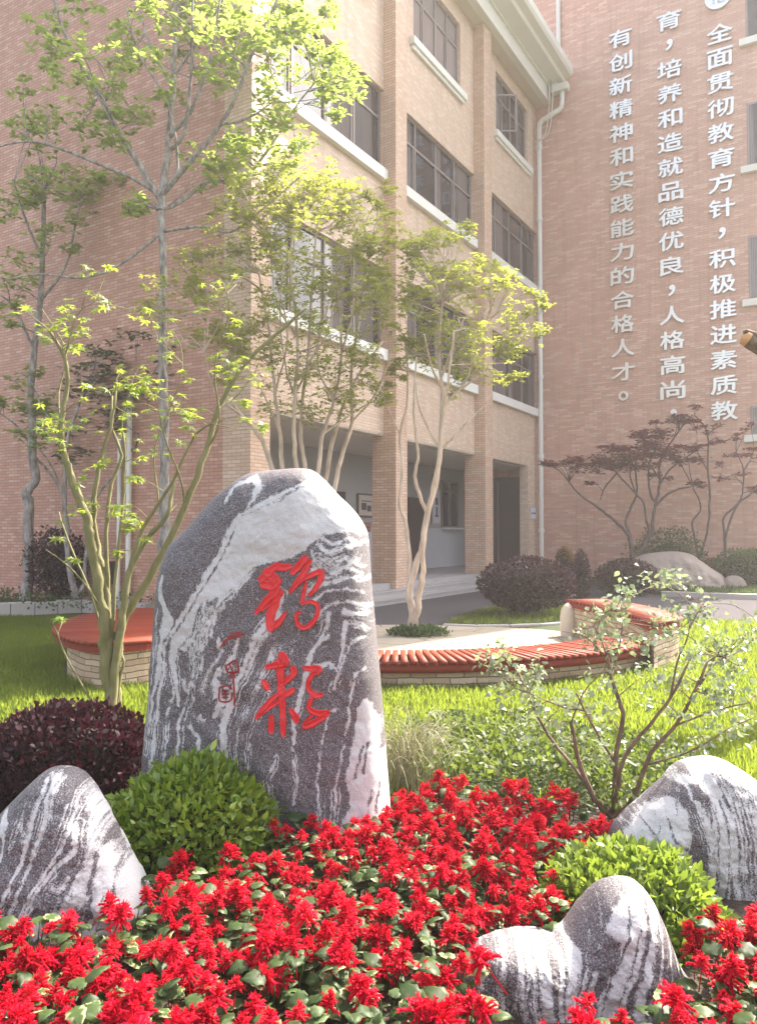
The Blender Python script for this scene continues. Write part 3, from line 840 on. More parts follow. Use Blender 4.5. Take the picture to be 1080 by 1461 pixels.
# ------------------------------------------------------------------ stones
def seg_dist(X, Y, pts):
    """distance to a polyline and width interpolated along it; pts rows (x,y,w)"""
    best = np.full(X.shape, -1e9)
    for (a, b) in zip(pts, pts[1:]):
        ax, ay, aw = a; bx, by, bw = b
        dx, dy = bx - ax, by - ay; L2 = dx * dx + dy * dy + 1e-9
        u = np.clip(((X - ax) * dx + (Y - ay) * dy) / L2, 0, 1)
        d = np.hypot(X - ax - u * dx, Y - ay - u * dy)
        best = np.maximum(best, (aw + (bw - aw) * u) / 2 - d)
    return best                                            # >0 inside, px
def poly_sd(X, Y, pts):
    inside = np.zeros(X.shape, bool); n = len(pts); dm = np.full(X.shape, 1e9)
    for i in range(n):
        (x0, y0), (x1, y1) = pts[i], pts[(i + 1) % n]
        c = ((y0 > Y) != (y1 > Y)) & (X < (x1 - x0) * (Y - y0) / (y1 - y0 + 1e-12) + x0); inside ^= c
        dx, dy = x1 - x0, y1 - y0; u = np.clip(((X - x0) * dx + (Y - y0) * dy) / (dx * dx + dy * dy + 1e-9), 0, 1)
        dm = np.minimum(dm, np.hypot(X - x0 - u * dx, Y - y0 - u * dy))
    return np.where(inside, dm, -dm)

def stone(name, label, cat, outline, D, T, veinf, nth=520, nr=110, yaw=0.0, kexp=5.0, bumps=.02, center=None, mat=None, lean=0.0, seed=0, group=None, fl=1.0):
    ol = np.array(outline, float)
    # closed smooth resample
    P = np.vstack([ol[-1:], ol, ol[:2]]); out = []
    for i in range(1, len(P) - 2):
        a, b, c, d = P[i - 1], P[i], P[i + 1], P[i + 2]
        for u in np.linspace(0, 1, 12)[:-1]:
            out.append(0.5 * (2 * b + (c - a) * u + (2 * a - 5 * b + 4 * c - d) * u * u + (3 * b - a - 3 * c + d) * u ** 3))
    out = np.array(out)
    cen = np.array(center if center is not None else [(ol[:, 0].min() + ol[:, 0].max()) / 2, (ol[:, 1].min() + ol[:, 1].max()) / 2], float)
    d = np.r_[0, np.cumsum(np.linalg.norm(np.diff(np.vstack([out, out[:1]]), axis=0), axis=1))]
    u = np.linspace(0, d[-1], nth, endpoint=False); oc = np.vstack([out, out[:1]])
    rim = np.stack([np.interp(u, d, oc[:, 0]), np.interp(u, d, oc[:, 1])], 1)
    s = np.r_[np.linspace(0, .86, int(nr * .72), endpoint=False), .86 + .14 * np.sin(np.linspace(0, math.pi / 2, nr - int(nr * .72)))]
    s[0] = .004
    def layer(sign):
        px = cen[0] + s[:, None] * (rim[None, :, 0] - cen[0]); py = cen[1] + s[:, None] * (rim[None, :, 1] - cen[1])
        prof = np.sqrt(np.clip(1 - s ** kexp, 0, 1))[:, None] * np.ones_like(px)
        b = (fbm(px / 90 + seed * 7.3, py / 90 + 3 * seed) - .5) * 2.2 * bumps + (fbm(px / 22 + seed, py / 22) - .5) * .8 * bumps + (fbm(px / 7 + seed, py / 7) - .5) * .22 * bumps
        if fl != 1.0: prof = prof * (fl + (1 - fl) * (1 - s[:, None] ** 1.6))
        y = sign * (T * prof) + b * prof * 1.6
        return px, py, y
    fx, fy, fz = layer(-1); bx, by, bz = layer(1)
    ctr = at(cen[0], cen[1], D)
    sc = D / FPX
    def to3(px, py, y):
        X = (px - cen[0]) * sc; Z = -(py - cen[1]) * sc
        Y = y + Z * lean
        c, sn = math.cos(yaw), math.sin(yaw)
        return np.stack([ctr[0] + X * c - Y * sn, ctr[1] + X * sn + Y * c, ctr[2] + Z], -1)
    Vf = to3(fx, fy, fz).reshape(-1, 3); Vb = to3(bx[:-1], by[:-1], bz[:-1]).reshape(-1, 3)
    m = len(s); idx = lambda r, c: r * nth + c % nth
    r_, c_ = np.meshgrid(np.arange(m - 1), np.arange(nth), indexing='ij')
    Ff = np.stack([idx(r_, c_), idx(r_, c_ + 1), idx(r_ + 1, c_ + 1), idx(r_ + 1, c_)], -1).reshape(-1, 4)
    off = len(Vf)
    r_, c_ = np.meshgrid(np.arange(m - 2), np.arange(nth), indexing='ij')
    Fb = np.stack([idx(r_, c_), idx(r_ + 1, c_), idx(r_ + 1, c_ + 1), idx(r_, c_ + 1)], -1).reshape(-1, 4) + off
    c_ = np.arange(nth)
    Fj = np.stack([idx(m - 1, c_), idx(m - 1, c_ + 1), off + idx(m - 2, c_ + 1), off + idx(m - 2, c_)], -1)
    V = np.vstack([Vf, Vb]); F = np.vstack([Ff, Fb, Fj])
    ve = np.r_[veinf(fx, fy).ravel(), veinf(bx[:-1], by[:-1]).ravel()]
    loc = np.array([ctr[0], ctr[1], 0.0])
    o = raw(name, V - loc, F, mat or MARBLE, None, True, {'vein': ve})
    o.location = tuple(loc)
    tag(o, label, cat, group)
    bvh = BVHTree.FromPolygons([tuple(v) for v in V], [tuple(f) for f in Ff])
    return o, bvh
def sm(x, e): return np.clip(x / (2 * e) + .5, 0, 1)
def veins(lines, polys, conv, holes=(), warp=5, ragged=3.0, bg=None, streak=.8):
    def f(px, py):
        wx = (fbm(px / 34, py / 34 + 9) - .5) * 2 * warp + (fbm(px / 9, py / 9 + 2) - .5) * 1.1 * warp
        wy = (fbm(px / 34 + 40, py / 34) - .5) * 2 * warp + (fbm(px / 9 + 7, py / 9) - .5) * 1.1 * warp
        X, Y = conv(px + wx, py + wy)
        k = conv.k
        rag = (fbm(px / 4.0, py / 6.0, 3) - .5) * 2 * ragged
        v = np.full(px.shape, -99.0)
        for p in polys: v = np.maximum(v, poly_sd(X, Y, p) / k + 1.0 + rag)
        rip = np.zeros(px.shape)
        for l in lines:
            sd = seg_dist(X, Y, l) / k
            v = np.maximum(v, sd + rag * .8)
            if len(l) > 2:
                dd = np.maximum(-sd, 0); per = 5.5 + 2.5 * np.sin(l[0][0] * .37)
                rip = np.maximum(rip, np.clip(.5 - .5 * np.cos(2 * np.pi * dd / per), 0, 1) ** 3 * np.exp(-dd / 13.0) * (dd > 0))
        for l in holes: v = np.minimum(v, -(seg_dist(X, Y, l) / k + rag * .6))
        v = sm(v, 3.2)
        st = fbm((X / k + .30 * Y / k) / 5.5, (Y / k) / 46, 4); fine = fbm(px / 3.2, py / 5.5, 3)
        v = v * (1 - np.clip((st - .60) * 5, 0, .55) * streak) + np.clip((st - .585) * 5.5, 0, .5) * streak * (1 - v) + (fine - .5) * .35 + np.clip(fbm(px / 85 + 3, py / 130 + 8, 3) - .48, 0, 1) * .8 * (1 - v)
        br = np.clip((fbm(px / 26 + 11, py / 40 + 5, 3) - .38) * 4, 0, 1)
        v = np.maximum(v, rip * br * .95)
        v = np.clip(v, 0, 1)
        if bg is not None: v = np.maximum(v, bg(px, py))
        return v
    return f
class Conv:
    def __init__(s, x0, y0, k): s.x0, s.y0, s.k = x0, y0, k
    def __call__(s, px, py): return (px - s.x0) * s.k, (py - s.y0) * s.k
cb = Conv(200, 650, 2.7556)
W = lambda pts, w0, w1=None: [(x, y, w0 + ((w1 if w1 is not None else w0) - w0) * i / max(1, len(pts) - 1)) for i, (x, y) in enumerate(pts)]
big_lines = [
 W([(120,480),(115,540),(140,600),(175,640)],14,22), [(150,610,26),(158,650,52),(140,690,44)], W([(140,690),(125,780),(110,900),(90,1000),(72,1140)],24,8),
 W([(180,680),(150,740),(140,850),(130,950),(115,1060),(106,1180)],12,14), W([(195,720),(180,800),(200,880),(207,955)],34,10), W([(230,860),(240,900)],14),
 W([(270,620),(262,760),(275,830),(240,930),(215,1020),(208,1160)],8,9), W([(280,800),(262,900),(238,1010),(232,1150)],5), W([(310,570),(296,680),(285,760)],7), W([(345,590),(325,660),(318,720)],7), W([(372,555),(350,620),(342,690)],8),
 W([(600,535),(560,625),(520,700),(480,800),(430,900),(402,1000),(396,1100),(424,1220)],34,26),
 W([(560,640),(600,610)],20),
 W([(690,535),(760,490),(840,470),(892,462)],16,14), W([(700,520),(760,470),(800,462)],8),
 W([(848,636),(838,720),(822,800)],20,8), W([(848,640),(880,645),(905,665)],12,6), W([(845,600),(905,605)],26,14),
 W([(735,720),(770,665),(782,600)],9), W([(700,870),(735,800),(785,785),(820,815)],16,10), W([(705,770),(740,715),(780,690)],14), W([(720,760),(690,880),(655,1000),(660,1080)],18,14),
 W([(655,1090),(665,1180),(668,1290)],8,5), W([(762,1370),(750,1200),(760,1060),(776,960),(815,945)],7,9), W([(580,1340),(572,1210),(600,1130)],5), W([(588,1310),(604,1370),(600,1420)],22,30),
 W([(300,1165),(290,1110),(302,1075),(262,1030)],22,10), W([(342,1165),(346,1090)],8), W([(300,900),(330,830),(390,740)],6), W([(370,870),(385,940),(365,985)],34,22), W([(400,820),(430,760),(450,700)],14,8), W([(300,820),(310,760)],10),
 W([(745,350),(790,385),(850,352),(885,340)],7), W([(775,405),(825,445),(875,400)],7), W([(720,375),(740,420)],6), W([(372,190),(400,120),(470,92)],9,13), W([(470,95),(492,125),(482,170),(462,205)],26,8), W([(890,480),(910,470)],14),
 W([(700,430),(745,395),(790,425),(840,395),(890,425)],5), W([(690,460),(750,430),(800,455),(850,430),(895,450)],5), W([(760,330),(800,355),(840,325),(880,350)],6), W([(720,560),(780,520),(850,510),(900,530)],6), W([(740,620),(790,570),(850,560),(905,580)],7), W([(800,880),(840,780),(870,700),(900,690)],8), W([(850,1000),(862,900),(880,820),(915,800)],8), W([(800,1400),(815,1250),(830,1120),(850,1000)],6),
 W([(250,700),(330,600),(420,520),(480,450)],6), W([(240,760),(320,640),(420,545),(500,430)],4), W([(470,1300),(450,1200),(440,1100),(470,980),(530,860),(580,740)],6), W([(500,1350),(490,1200),(500,1050),(560,900)],4), W([(160,1180),(165,1000),(190,900)],6), W([(60,1100),(80,950),(95,800),(100,600)],5)]
big_polys = [[(455,222),(560,172),(640,138),(705,100),(745,130),(800,180),(850,240),(892,310),(830,296),(760,315),(715,345),(690,375),(600,405),(520,418),(470,440),(425,505),(380,540),(310,562),(270,612),(262,690),(235,750),(195,730),(172,690),(230,600),(290,480),(350,380),(400,290),(430,250)],
 [(890,940),(920,920),(950,1000),(970,1150),(1000,1300),(1000,1420),(815,1440),(835,1370),(862,1300),(850,1180),(872,1080)]]
big_holes = [W([(440,240),(520,208),(590,192),(645,150),(690,128)],6,5), W([(520,215),(600,175),(660,135)],4), W([(420,285),(370,385),(310,490),(250,600),(190,690)],7,5), W([(590,560),(548,660),(505,750),(455,870),(420,1000),(412,1100)],7,5), W([(905,1090),(880,1200)],12,8), W([(925,1080),(912,1180)],10), W([(960,1230),(955,1330)],8), W([(935,1250),(925,1330)],6), W([(285,600),(255,690),(210,745)],5), W([(780,200),(770,260)],0)]
def big_bg(px, py):
    X, Y = cb(px, py)
    reg = np.clip(seg_dist(X, Y, [(330, 600, 160), (350, 780, 220), (330, 950, 200)]) / 60, 0, 1)
    st = fbm(X / 26 + Y / 60, Y / 45 - X / 90, 4)
    return reg * np.clip((st - .53) * 9, 0, .85)
big_out = [(214,1225),(203,1150),(207,1060),(212,1000),(215,930),(219,860),(226,812),(241,774),(264,752),(296,716),(330,688),(354,675),(395,670.5),(428,669),(446,673),(463,687),(481,707),(500,725),(515,744),(524,765),(527,800),(531,850),(536,900),(542,960),(547,1020),(552,1080),(557,1140),(560,1200),(558,1230),(480,1245),(340,1245)]
big, bigbvh = stone('inscribed_stone', 'tall upright grey and white veined stone carved with red calligraphy', 'stone', big_out, 4.12, .24, veins(big_lines, big_polys, cb, big_holes, warp=4.5, ragged=2.6, bg=big_bg, streak=.22), nth=760, nr=190, yaw=R(-9), kexp=9, bumps=.018, center=(384, 960), lean=.03, seed=1)

# calligraphy: carved strokes with a rounded, painted bed
STROKES = [
 [(180,150,40),(230,155,50),(285,148,30)],[(195,132,30),(120,190,60),(65,245,40)],[(110,200,50),(170,245,60),(180,285,50)],[(90,285,55),(150,290,60),(205,250,30)],[(170,240,50),(168,330,55),(100,405,40),(28,492,22)],[(28,492,18),(110,440,28),(190,370,40),(215,335,36)],
 [(190,340,45),(168,430,50),(132,520,55),(135,612,42)],[(135,612,40),(200,560,40),(247,495,20)],[(395,85,45),(350,140,46),(300,195,32)],[(432,108,26),(360,230,40),(282,335,26)],[(282,335,18),(385,240,26),(500,190,40),(512,230,36),(470,310,30),(428,358,22)],
 [(400,270,18),(385,330,26),(372,400,26),(375,430,20)],[(372,422,20),(440,410,26),(490,448,26),(472,530,26),(420,592,30),(365,602,30),(330,560,24),(330,500,22),(358,488,16)],
 [(220,810,50),(240,858,62),(180,880,46),(112,897,30)],[(215,850,50),(210,950,45),(215,1080,42),(225,1200,38),(228,1330,36),(230,1408,22)],[(302,905,35),(312,940,36),(262,990,35),(215,1025,28)],[(85,1005,32),(112,1055,38)],[(300,1068,38),(240,1110,35),(215,1130,30)],
 [(215,1080,28),(140,1140,28),(70,1220,30),(28,1278,20)],[(28,1278,18),(110,1212,22),(195,1150,28)],[(142,1268,30),(140,1375,40)],[(283,1213,22),(320,1268,46),(330,1302,30)],
 [(382,903,22),(440,910,40),(492,912,48),(478,940,32)],[(460,935,28),(420,1000,28),(420,1060,28),(470,1108,40),(518,1103,26)],[(450,1110,24),(420,1200,30),(480,1240,42),(557,1242,42)],[(552,1250,34),(480,1300,40),(395,1342,38),(400,1310,24),(442,1258,16)]]
SMALL = [[(318,752,8),(345,722,10),(402,704,12)],[(345,712,8),(390,708,14)],[(360,700,6),(398,695,6)],[(335,830,8),(375,808,10),(385,850,8),(345,852,8),(338,832,8)],[(352,822,7),(372,870,7)],[(345,872,6),(382,848,6)],[(366,868,8),(370,940,7),(372,985,6)],
 [(312,912,7),(355,908,7),(357,962,7),(313,965,7),(312,912,7)],[(322,925,5),(346,923,5)],[(322,940,5),(348,938,5)],[(322,953,5),(346,952,5)],[(334,922,5),(335,955,5)]]
def drape(strokes, x0, y0, k, name, mat, hgt, wk=1.0):
    A = Acc()
    c0 = np.array([0, 0, EYE])
    for st in strokes:
        P = np.array([(x, y) for x, y, w in st], float); w = np.array([t[2] for t in st], float)
        P, w = smooth_path(P, w) if len(st) > 2 else (P[0] + (P[-1] - P[0]) * np.linspace(0, 1, 6)[:, None], np.linspace(w[0], w[-1], 6))
        w = w * wk * (1 + .10 * np.sin(np.arange(len(w)) * 1.7 + P[0, 0]))
        # rounded ends
        t0 = (P[0] - P[1]) / (np.linalg.norm(P[0] - P[1]) + 1e-9); t1 = (P[-1] - P[-2]) / (np.linalg.norm(P[-1] - P[-2]) + 1e-9)
        P = np.vstack([P[0] + t0 * w[0] * .42, P[0] + t0 * w[0] * .25, P, P[-1] + t1 * w[-1] * .25, P[-1] + t1 * w[-1] * .42]); w = np.r_[w[0] * .35, w[0] * .8, w, w[-1] * .8, w[-1] * .35]
        T = np.gradient(P, axis=0); T /= np.linalg.norm(T, axis=1)[:, None] + 1e-9; Nn = np.stack([-T[:, 1], T[:, 0]], 1)
        prof = [(-1, -.4), (-.92, 1), (-.5, .55), (0, .22), (.5, .55), (.92, 1), (1, -.4)]
        V = []
        for i in range(len(P)):
            for (q, hh) in prof:
                p = P[i] + Nn[i] * q * w[i] / 2; px, py = x0 + p[0] / k, y0 + p[1] / k
                d = Vector(ray(px, py)).normalized(); hit = bigbvh.ray_cast(Vector(c0), d)
                loc = np.array(hit[0]) if hit[0] is not None else at(px, py, 3.9)
                V.append(loc - np.array(d) * hgt * hh)
        m = len(prof); M = len(P)
        i = np.arange(M - 1)[:, None] * m; j = np.arange(m - 1)[None]
        A.add(np.array(V), np.stack([i + j, i + j + 1, i + m + j + 1, i + m + j], -1).reshape(-1, 4))
    return A.build(name, mat, big)
drape(STROKES, 360, 780, 5.217, 'inscription', INK, .007, 1.32)
INK2 = m_plain('dark_red_paint', (.24, .016, .02), .6, var=.35, scale=40)
drape(SMALL[:3], 200, 650, 2.7556, 'signature', INK2, .003)
drape(SMALL[3:7], 200, 650, 2.7556, 'signature', INK2, .003)
drape(SMALL[7:], 200, 650, 2.7556, 'seal', INK2, .003)

cl = Conv(0, 1040, 4.5)
l_lines = [W([(330,320),(325,450),(290,620),(260,760),(200,920),(120,1090)],32,20), W([(385,310),(375,420),(385,520),(340,680),(300,850),(240,1010),(180,1100)],34,16), W([(420,320),(410,420),(400,520)],18,8), W([(470,540),(440,640)],5), W([(500,440),(470,600)],4),
 W([(545,390),(545,500),(520,600),(500,680),(420,800),(360,920),(320,1080)],26,18), W([(565,560),(580,680),(500,760),(420,850),(350,980)],40,14), W([(620,640),(610,760)],12),
 [(90,520,50),(120,560,60),(90,640,20),(95,740,16)], W([(130,600),(135,730),(110,790),(60,900),(10,1020)],22,8), W([(0,590),(40,600)],50,10), W([(200,480),(180,700)],5), W([(150,880),(110,980)],8), W([(240,520),(245,580)],8),
 [(470,880,30),(510,890,26),(570,830,16)], W([(60,950),(0,1060)],8), W([(240,430),(215,600)],4)]
l_polys = [[(555,380),(640,480),(690,600),(705,690),(690,760),(690,880),(640,980),(560,1080),(520,1090),(505,1060),(540,960),(590,880),(640,780),(650,640),(610,520),(560,440)],
 [(700,700),(740,690),(800,800),(900,900),(960,1020),(930,1150),(720,1270),(640,1220),(610,1170),(690,1100),(720,1000),(700,900)], [(360,1100),(410,1040),(500,1030),(520,1090),(560,1130),(400,1140)]]
l_holes = [W([(560,430),(590,520),(625,620),(610,760),(575,870)],14,10), W([(740,650),(800,780),(805,900),(815,980),(800,1120),(760,1240)],14,12), W([(765,950),(760,1050),(715,1150),(690,1200)],9), W([(690,710),(700,800),(680,900),(700,1030),(640,1090)],26,40), W([(715,1090),(700,1140)],10)]
l_out = [(-52,1215),(-30,1190),(-5,1168),(14,1148),(38,1124),(58,1107),(75,1103),(98,1107),(118,1124),(142,1156),(166,1195),(191,1240),(211,1274),(217,1296),(205,1345),(140,1370),(40,1370),(-60,1350)]
stone('landscape_stone', 'peaked veined stone with steep streaks, at the front left before the purple bush', 'stone', l_out, 3.2, .20, veins(l_lines, l_polys, cl, l_holes, warp=3.2, ragged=2.2), nth=520, nr=120, kexp=4.2, bumps=.03, center=(85, 1240), lean=.12, seed=4, group='veined stones among the red flowers')
cr = Conv(540, 960, 2.0)
r_lines = [W([(905,275),(935,330),(932,450),(930,570),(925,700)],50,34), W([(950,355),(968,450),(975,560),(985,690)],24,16), W([(878,350),(905,430),(912,540)],22,18), W([(840,300),(880,295)],18)]
for i, x in enumerate(range(985, 1200, 13)): r_lines.append(W([(x - 55 - i * 2, 265 - 8), (x - 12, 340), (x, 450), (x + 4, 690)], [3, 6, 2, 5, 8, 3][i % 6]))
r_lines += [W([(700,430),(740,470),(760,540)],6), W([(860,300),(868,360),(890,440),(898,520)],7), W([(960,300),(985,420),(995,560),(1005,690)],6), W([(915,300),(950,420),(955,560),(950,690)],6)]
r_polys = [[(640,520),(690,440),(760,375),(820,335),(850,380),(845,470),(858,540),(700,560)]]
r_holes = [W([(740,400),(775,450),(790,530)],5), W([(905,300),(925,400),(922,520),(915,690)],5), W([(800,390),(805,440),(840,465)],4), W([(945,345),(955,470),(945,600),(950,690)],7,6), W([(820,330),(860,350),(880,420),(885,520)],22,24)]
r_out = [(872,1196),(888,1171),(920,1144),(950,1119),(975,1097),(1003,1088),(1030,1088),(1058,1101),(1090,1125),(1118,1165),(1135,1225),(1140,1330),(1090,1350),(1000,1345),(900,1310),(874,1250)]
stone('landscape_stone', 'rounded stone with fine vertical stripes at the right edge, behind the yellowish bush', 'stone', r_out, 3.55, .18, veins(r_lines, r_polys, cr, r_holes, warp=2.6, ragged=1.8), nth=480, nr=110, kexp=4.2, bumps=.028, center=(1010, 1220), lean=.10, seed=6, group='veined stones among the red flowers')
f_lines = [W([(545,770),(520,850),(508,980)],34,30), W([(505,775),(490,850),(488,960)],14,12), W([(770,640),(745,740),(705,840),(690,930)],22,20), W([(455,768),(452,850),(468,960)],24,28), W([(790,660),(772,760),(745,880)],7), W([(815,690),(800,800),(790,900)],5), W([(400,765),(388,830),(395,930)],8), W([(590,800),(562,900)],14), W([(835,780),(822,900)],5), W([(350,770),(335,850),(345,940)],6), W([(300,785),(285,850),(290,920)],6), W([(425,765),(420,860),(430,950)],5), W([(575,775),(548,860),(535,960)],6), W([(855,820),(846,900)],5), W([(725,640),(715,740),(660,860),(640,940)],10,14)]
f_polys = [[(618,690),(650,655),(700,622),(745,625),(735,680),(700,760),(672,830),(630,900),(585,940),(592,880),(640,800),(660,720)]]
f_holes = [W([(640,655),(625,690)],20,12), W([(735,640),(745,690)],8), W([(690,640),(670,730),(625,830),(600,900)],7,5), W([(655,740),(640,800)],4), W([(545,800),(530,930)],4), W([(715,690),(690,770),(650,860)],4)]
f_out = [(646,1410),(652,1388),(668,1367),(692,1350),(725,1342.5),(768,1343),(798,1342),(814,1332),(838,1302),(862,1276),(888,1266.5),(913,1270),(934,1293),(950,1328),(966,1374),(984,1405),(994,1450),(940,1490),(800,1495),(680,1485)]
stone('landscape_stone', 'low veined stone with a rounded hump and flat tail lying in red flowers', 'stone', f_out, 2.72, .17, veins(f_lines, f_polys, cr, f_holes, warp=3.0, ragged=2.2), nth=480, nr=110, kexp=3.6, bumps=.028, center=(845, 1400), lean=.15, seed=9, group='veined stones among the red flowers')
none = lambda px, py: np.zeros_like(px)
stone('boulder', 'large brown boulder lying before the salmon end wall', 'boulder', [(886,842),(893,812),(905,800),(925,791),(960,787),(985,790),(1000,800),(1016,812),(1028,820),(1034,833),(1030,846),(960,850),(900,850)], 21.6, .75, none, nth=200, nr=50, kexp=2.4, bumps=.22, center=(960, 826), mat=ROCK, seed=3, lean=.25)
stone('boulder', 'low rounded rock in front of the large brown boulder at its left', 'boulder', [(930,846),(930,828),(945,820),(962,823),(972,836),(972,846),(950,850)], 20.9, .30, none, nth=100, nr=24, kexp=2.2, bumps=.1, center=(950, 836), mat=ROCK, seed=5)
stone('boulder', 'small rock at the right foot of the large brown boulder', 'boulder', [(1030,840),(1034,826),(1048,821),(1060,826),(1065,836),(1062,844),(1045,847)], 21.2, .25, none, nth=100, nr=24, kexp=2.2, bumps=.1, center=(1047, 835), mat=ROCK, seed=8)
# ------------------------------------------------------------------ shrubs, trees, grass
def dome(name, label, cat, c, rx, ry, rz, n, tmpl, ls, leafm, core, group=None, seed=0, spread=.9, bumpy=.10, floor=0.0, flat=1.0, up=.35, shell=.30, twigs=0):
    """clipped or loose bush: an uneven ellipsoid of leaves over a twiggy core"""
    g = np.random.default_rng(seed)
    c = np.array(c, float)
    r = empty(name, (c[0], c[1], floor), label, cat, group)
    d = g.normal(size=(int(n * 1.6), 3)); d /= np.linalg.norm(d, axis=1)[:, None]
    def rad(d): return 1 + bumpy * (fbm(d[:, 0] * 2.3 + 5 * seed, d[:, 1] * 2.3 + d[:, 2] * 2.9 + 31, 3) - .5) * 2
    q = 1 - shell * g.random(len(d)) ** 1.5 + (g.random(len(d)) < .05) * .12 * g.random(len(d))
    P = d * (rad(d) * q)[:, None] * np.array([rx, ry, rz]) + c
    P = P[P[:, 2] > floor + .02][:n]
    dd = (P - c) / np.array([rx, ry, rz]); dd /= np.linalg.norm(dd, axis=1)[:, None]
    ax = dd * .75 + g.normal(size=dd.shape) * spread * .7 + np.array([0, 0, up])
    upv = g.normal(size=dd.shape) + dd * .35 + np.array([0, 0, .3])
    V, F, a = scatter(tmpl, P, ax, upv, ls * (.65 + .7 * g.random(len(P))))
    raw('foliage', V, F, leafm, r, False, {'rnd': a})
    A = Acc()
    nu, nv = 40, 20
    th = np.linspace(0, 2 * np.pi, nu, endpoint=False); ph = np.linspace(.02, np.pi - .02, nv)
    D = np.stack([np.outer(np.sin(ph), np.cos(th)), np.outer(np.sin(ph), np.sin(th)), np.outer(np.cos(ph), np.ones(nu))], -1).reshape(-1, 3)
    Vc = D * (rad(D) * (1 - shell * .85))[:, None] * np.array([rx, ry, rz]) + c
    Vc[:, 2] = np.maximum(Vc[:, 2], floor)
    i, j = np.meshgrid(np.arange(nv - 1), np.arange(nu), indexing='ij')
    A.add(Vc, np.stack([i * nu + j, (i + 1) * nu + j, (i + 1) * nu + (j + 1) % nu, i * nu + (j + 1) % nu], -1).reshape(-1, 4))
    for k in range(twigs):
        a0 = g.uniform(0, 6.28); e = np.array([math.cos(a0) * rx * g.uniform(.3, .8), math.sin(a0) * ry * g.uniform(.3, .8), rz * g.uniform(-.2, .2)]) + c
        b = np.array([c[0] + g.normal() * .06, c[1] + g.normal() * .06, floor]); m = (b + e) / 2 + g.normal(size=3) * .06
        A.add(*tube(*smooth_path([b, m, e], [.022, .016, .01]), sides=5))
    A.build('core', core, r)
    return r
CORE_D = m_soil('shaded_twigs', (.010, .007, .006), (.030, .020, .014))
CORE_G = m_soil('green_twigs', (.018, .026, .008), (.045, .055, .018))
G6 = leaf6_t(.30, .05, -.08); G4 = leaf_t(.28, .07, -.08); GM = leaf6_t(.23, .07, -.10)
p = at(100, 1100, 4.45)
dome('purple_bush', 'large dark purple bush at the front left behind the peaked stone', 'bush', (p[0] - .02, 4.5, .12), .56, .50, .46, 11000, G6, .037, L_PURPLE, CORE_D, seed=1, bumpy=.13, twigs=0, shell=.30)
p = at(286, 1150, 3.72)
dome('clipped_bush', 'dense mid green clipped round bush in front of the big inscribed stone', 'bush', (p[0] - .05, 3.74, .10), .385, .34, .395, 6200, GM, .045, L_BOX, CORE_D, seed=2, bumpy=.14, up=.55, shell=.36, spread=1.15)
p = at(910, 1280, 3.12)
dome('clipped_bush', 'yellowish green round bush between the two right veined stones', 'bush', (p[0] - .035, 3.18, .0), .385, .32, .295, 5200, GM, .043, L_LIGHT, CORE_D, seed=3, bumpy=.16, up=.45, shell=.38, spread=1.15)
p = base(752, 15.2)
dome('purple_bush', 'broad purple bush on the grass island before the porch', 'bush', (p[0], 15.2, .60), .92, .85, .50, 9000, G4, .055, L_PURPLE2, CORE_D, seed=4, bumpy=.10, twigs=14)
p = base(893, 20.0)
dome('purple_bush', 'smaller purple bush in front of the brown boulder', 'bush', (p[0], 20.0, .45), .78, .6, .46, 5000, G4, .06, L_PURPLE2, CORE_D, seed=5, bumpy=.08, floor=.0, twigs=8)
for px, D, lab, mt, s in ((805, 18.3, 'narrow columnar shrub with its sunlit top painted golden beside the purple bush', L_PURPLE2, 6), (828, 18.9, 'narrow columnar dark purple shrub right of the one with the painted sunlit top', L_PURPLE2, 7)):
    p = base(px, D)
    r = dome('columnar_shrub', lab, 'shrub', (p[0], D, .45), .23, .23, .72, 2600, G4, .05, mt, CORE_D, seed=s, bumpy=.10, group='columnar shrubs beside the purple bush', twigs=3)
    if s == 6:
        g = np.random.default_rng(61); d = g.normal(size=(700, 3)); d /= np.linalg.norm(d, axis=1)[:, None]; d[:, 2] = np.abs(d[:, 2])
        P = d * np.array([.17, .17, .30]) * (.8 + .3 * g.random((700, 1))) + np.array([p[0], D, .92])
        V, F, a = scatter(G4, P, d + g.normal(size=d.shape) * .4, rand_dirs(700), .05 * np.ones(700)); raw('painted_sunlit_top', V, F, L_BRONZE, r, False, {'rnd': a})  # sunlight on the shrub's top painted as golden leaves
for px, D, z, rx, ry, rz, n, lm, lab, cat, s in (
  (953, 23.4, .75, 1.15, .8, .95, 6000, L_DARK, 'loose dark green bush behind the brown boulder', 'bush', 11), (892, 22.8, .35, .5, .4, .42, 2200, L_LIGHT, 'small yellow green bush left of the brown boulder', 'bush', 12),
  (1066, 22.0, .55, .95, .8, .62, 5000, L_DARK, 'clipped green bush at the right edge before the end wall', 'bush', 13), (1015, 23.0, .40, .8, .5, .45, 3000, L_BRONZE, 'low brownish bush between the boulder and the right clipped bush', 'bush', 14),
  (80, 16.2, .95, .62, .45, .72, 3200, L_PURPLE2, 'reddish purple bush against the shaded brick wall behind the stone edging', 'bush', 15)):
    p = base(px, D)
    dome('garden_bush', lab, cat, (p[0], D, z), rx, ry, rz, n, G4, .075, lm, CORE_D, seed=s, bumpy=.28, spread=1.4, shell=.6 if s in (11, 15) else .4, twigs=6, floor=.1)
tag(raw('low_planting', *(lambda q: (q[0], q[1]))(scatter(G4, np.stack([RNG.uniform(-9.5, -4.2, 2500), RNG.uniform(15.0, 17.6, 2500), RNG.uniform(.1, .38, 2500)], 1), rand_dirs(2500) + [0, 0, .6], rand_dirs(2500) + [0, 0, 1], .08 * np.ones(2500))), L_DARK, None, False, {'rnd': np.repeat(RNG.random(2500), 5)}), kind='stuff')

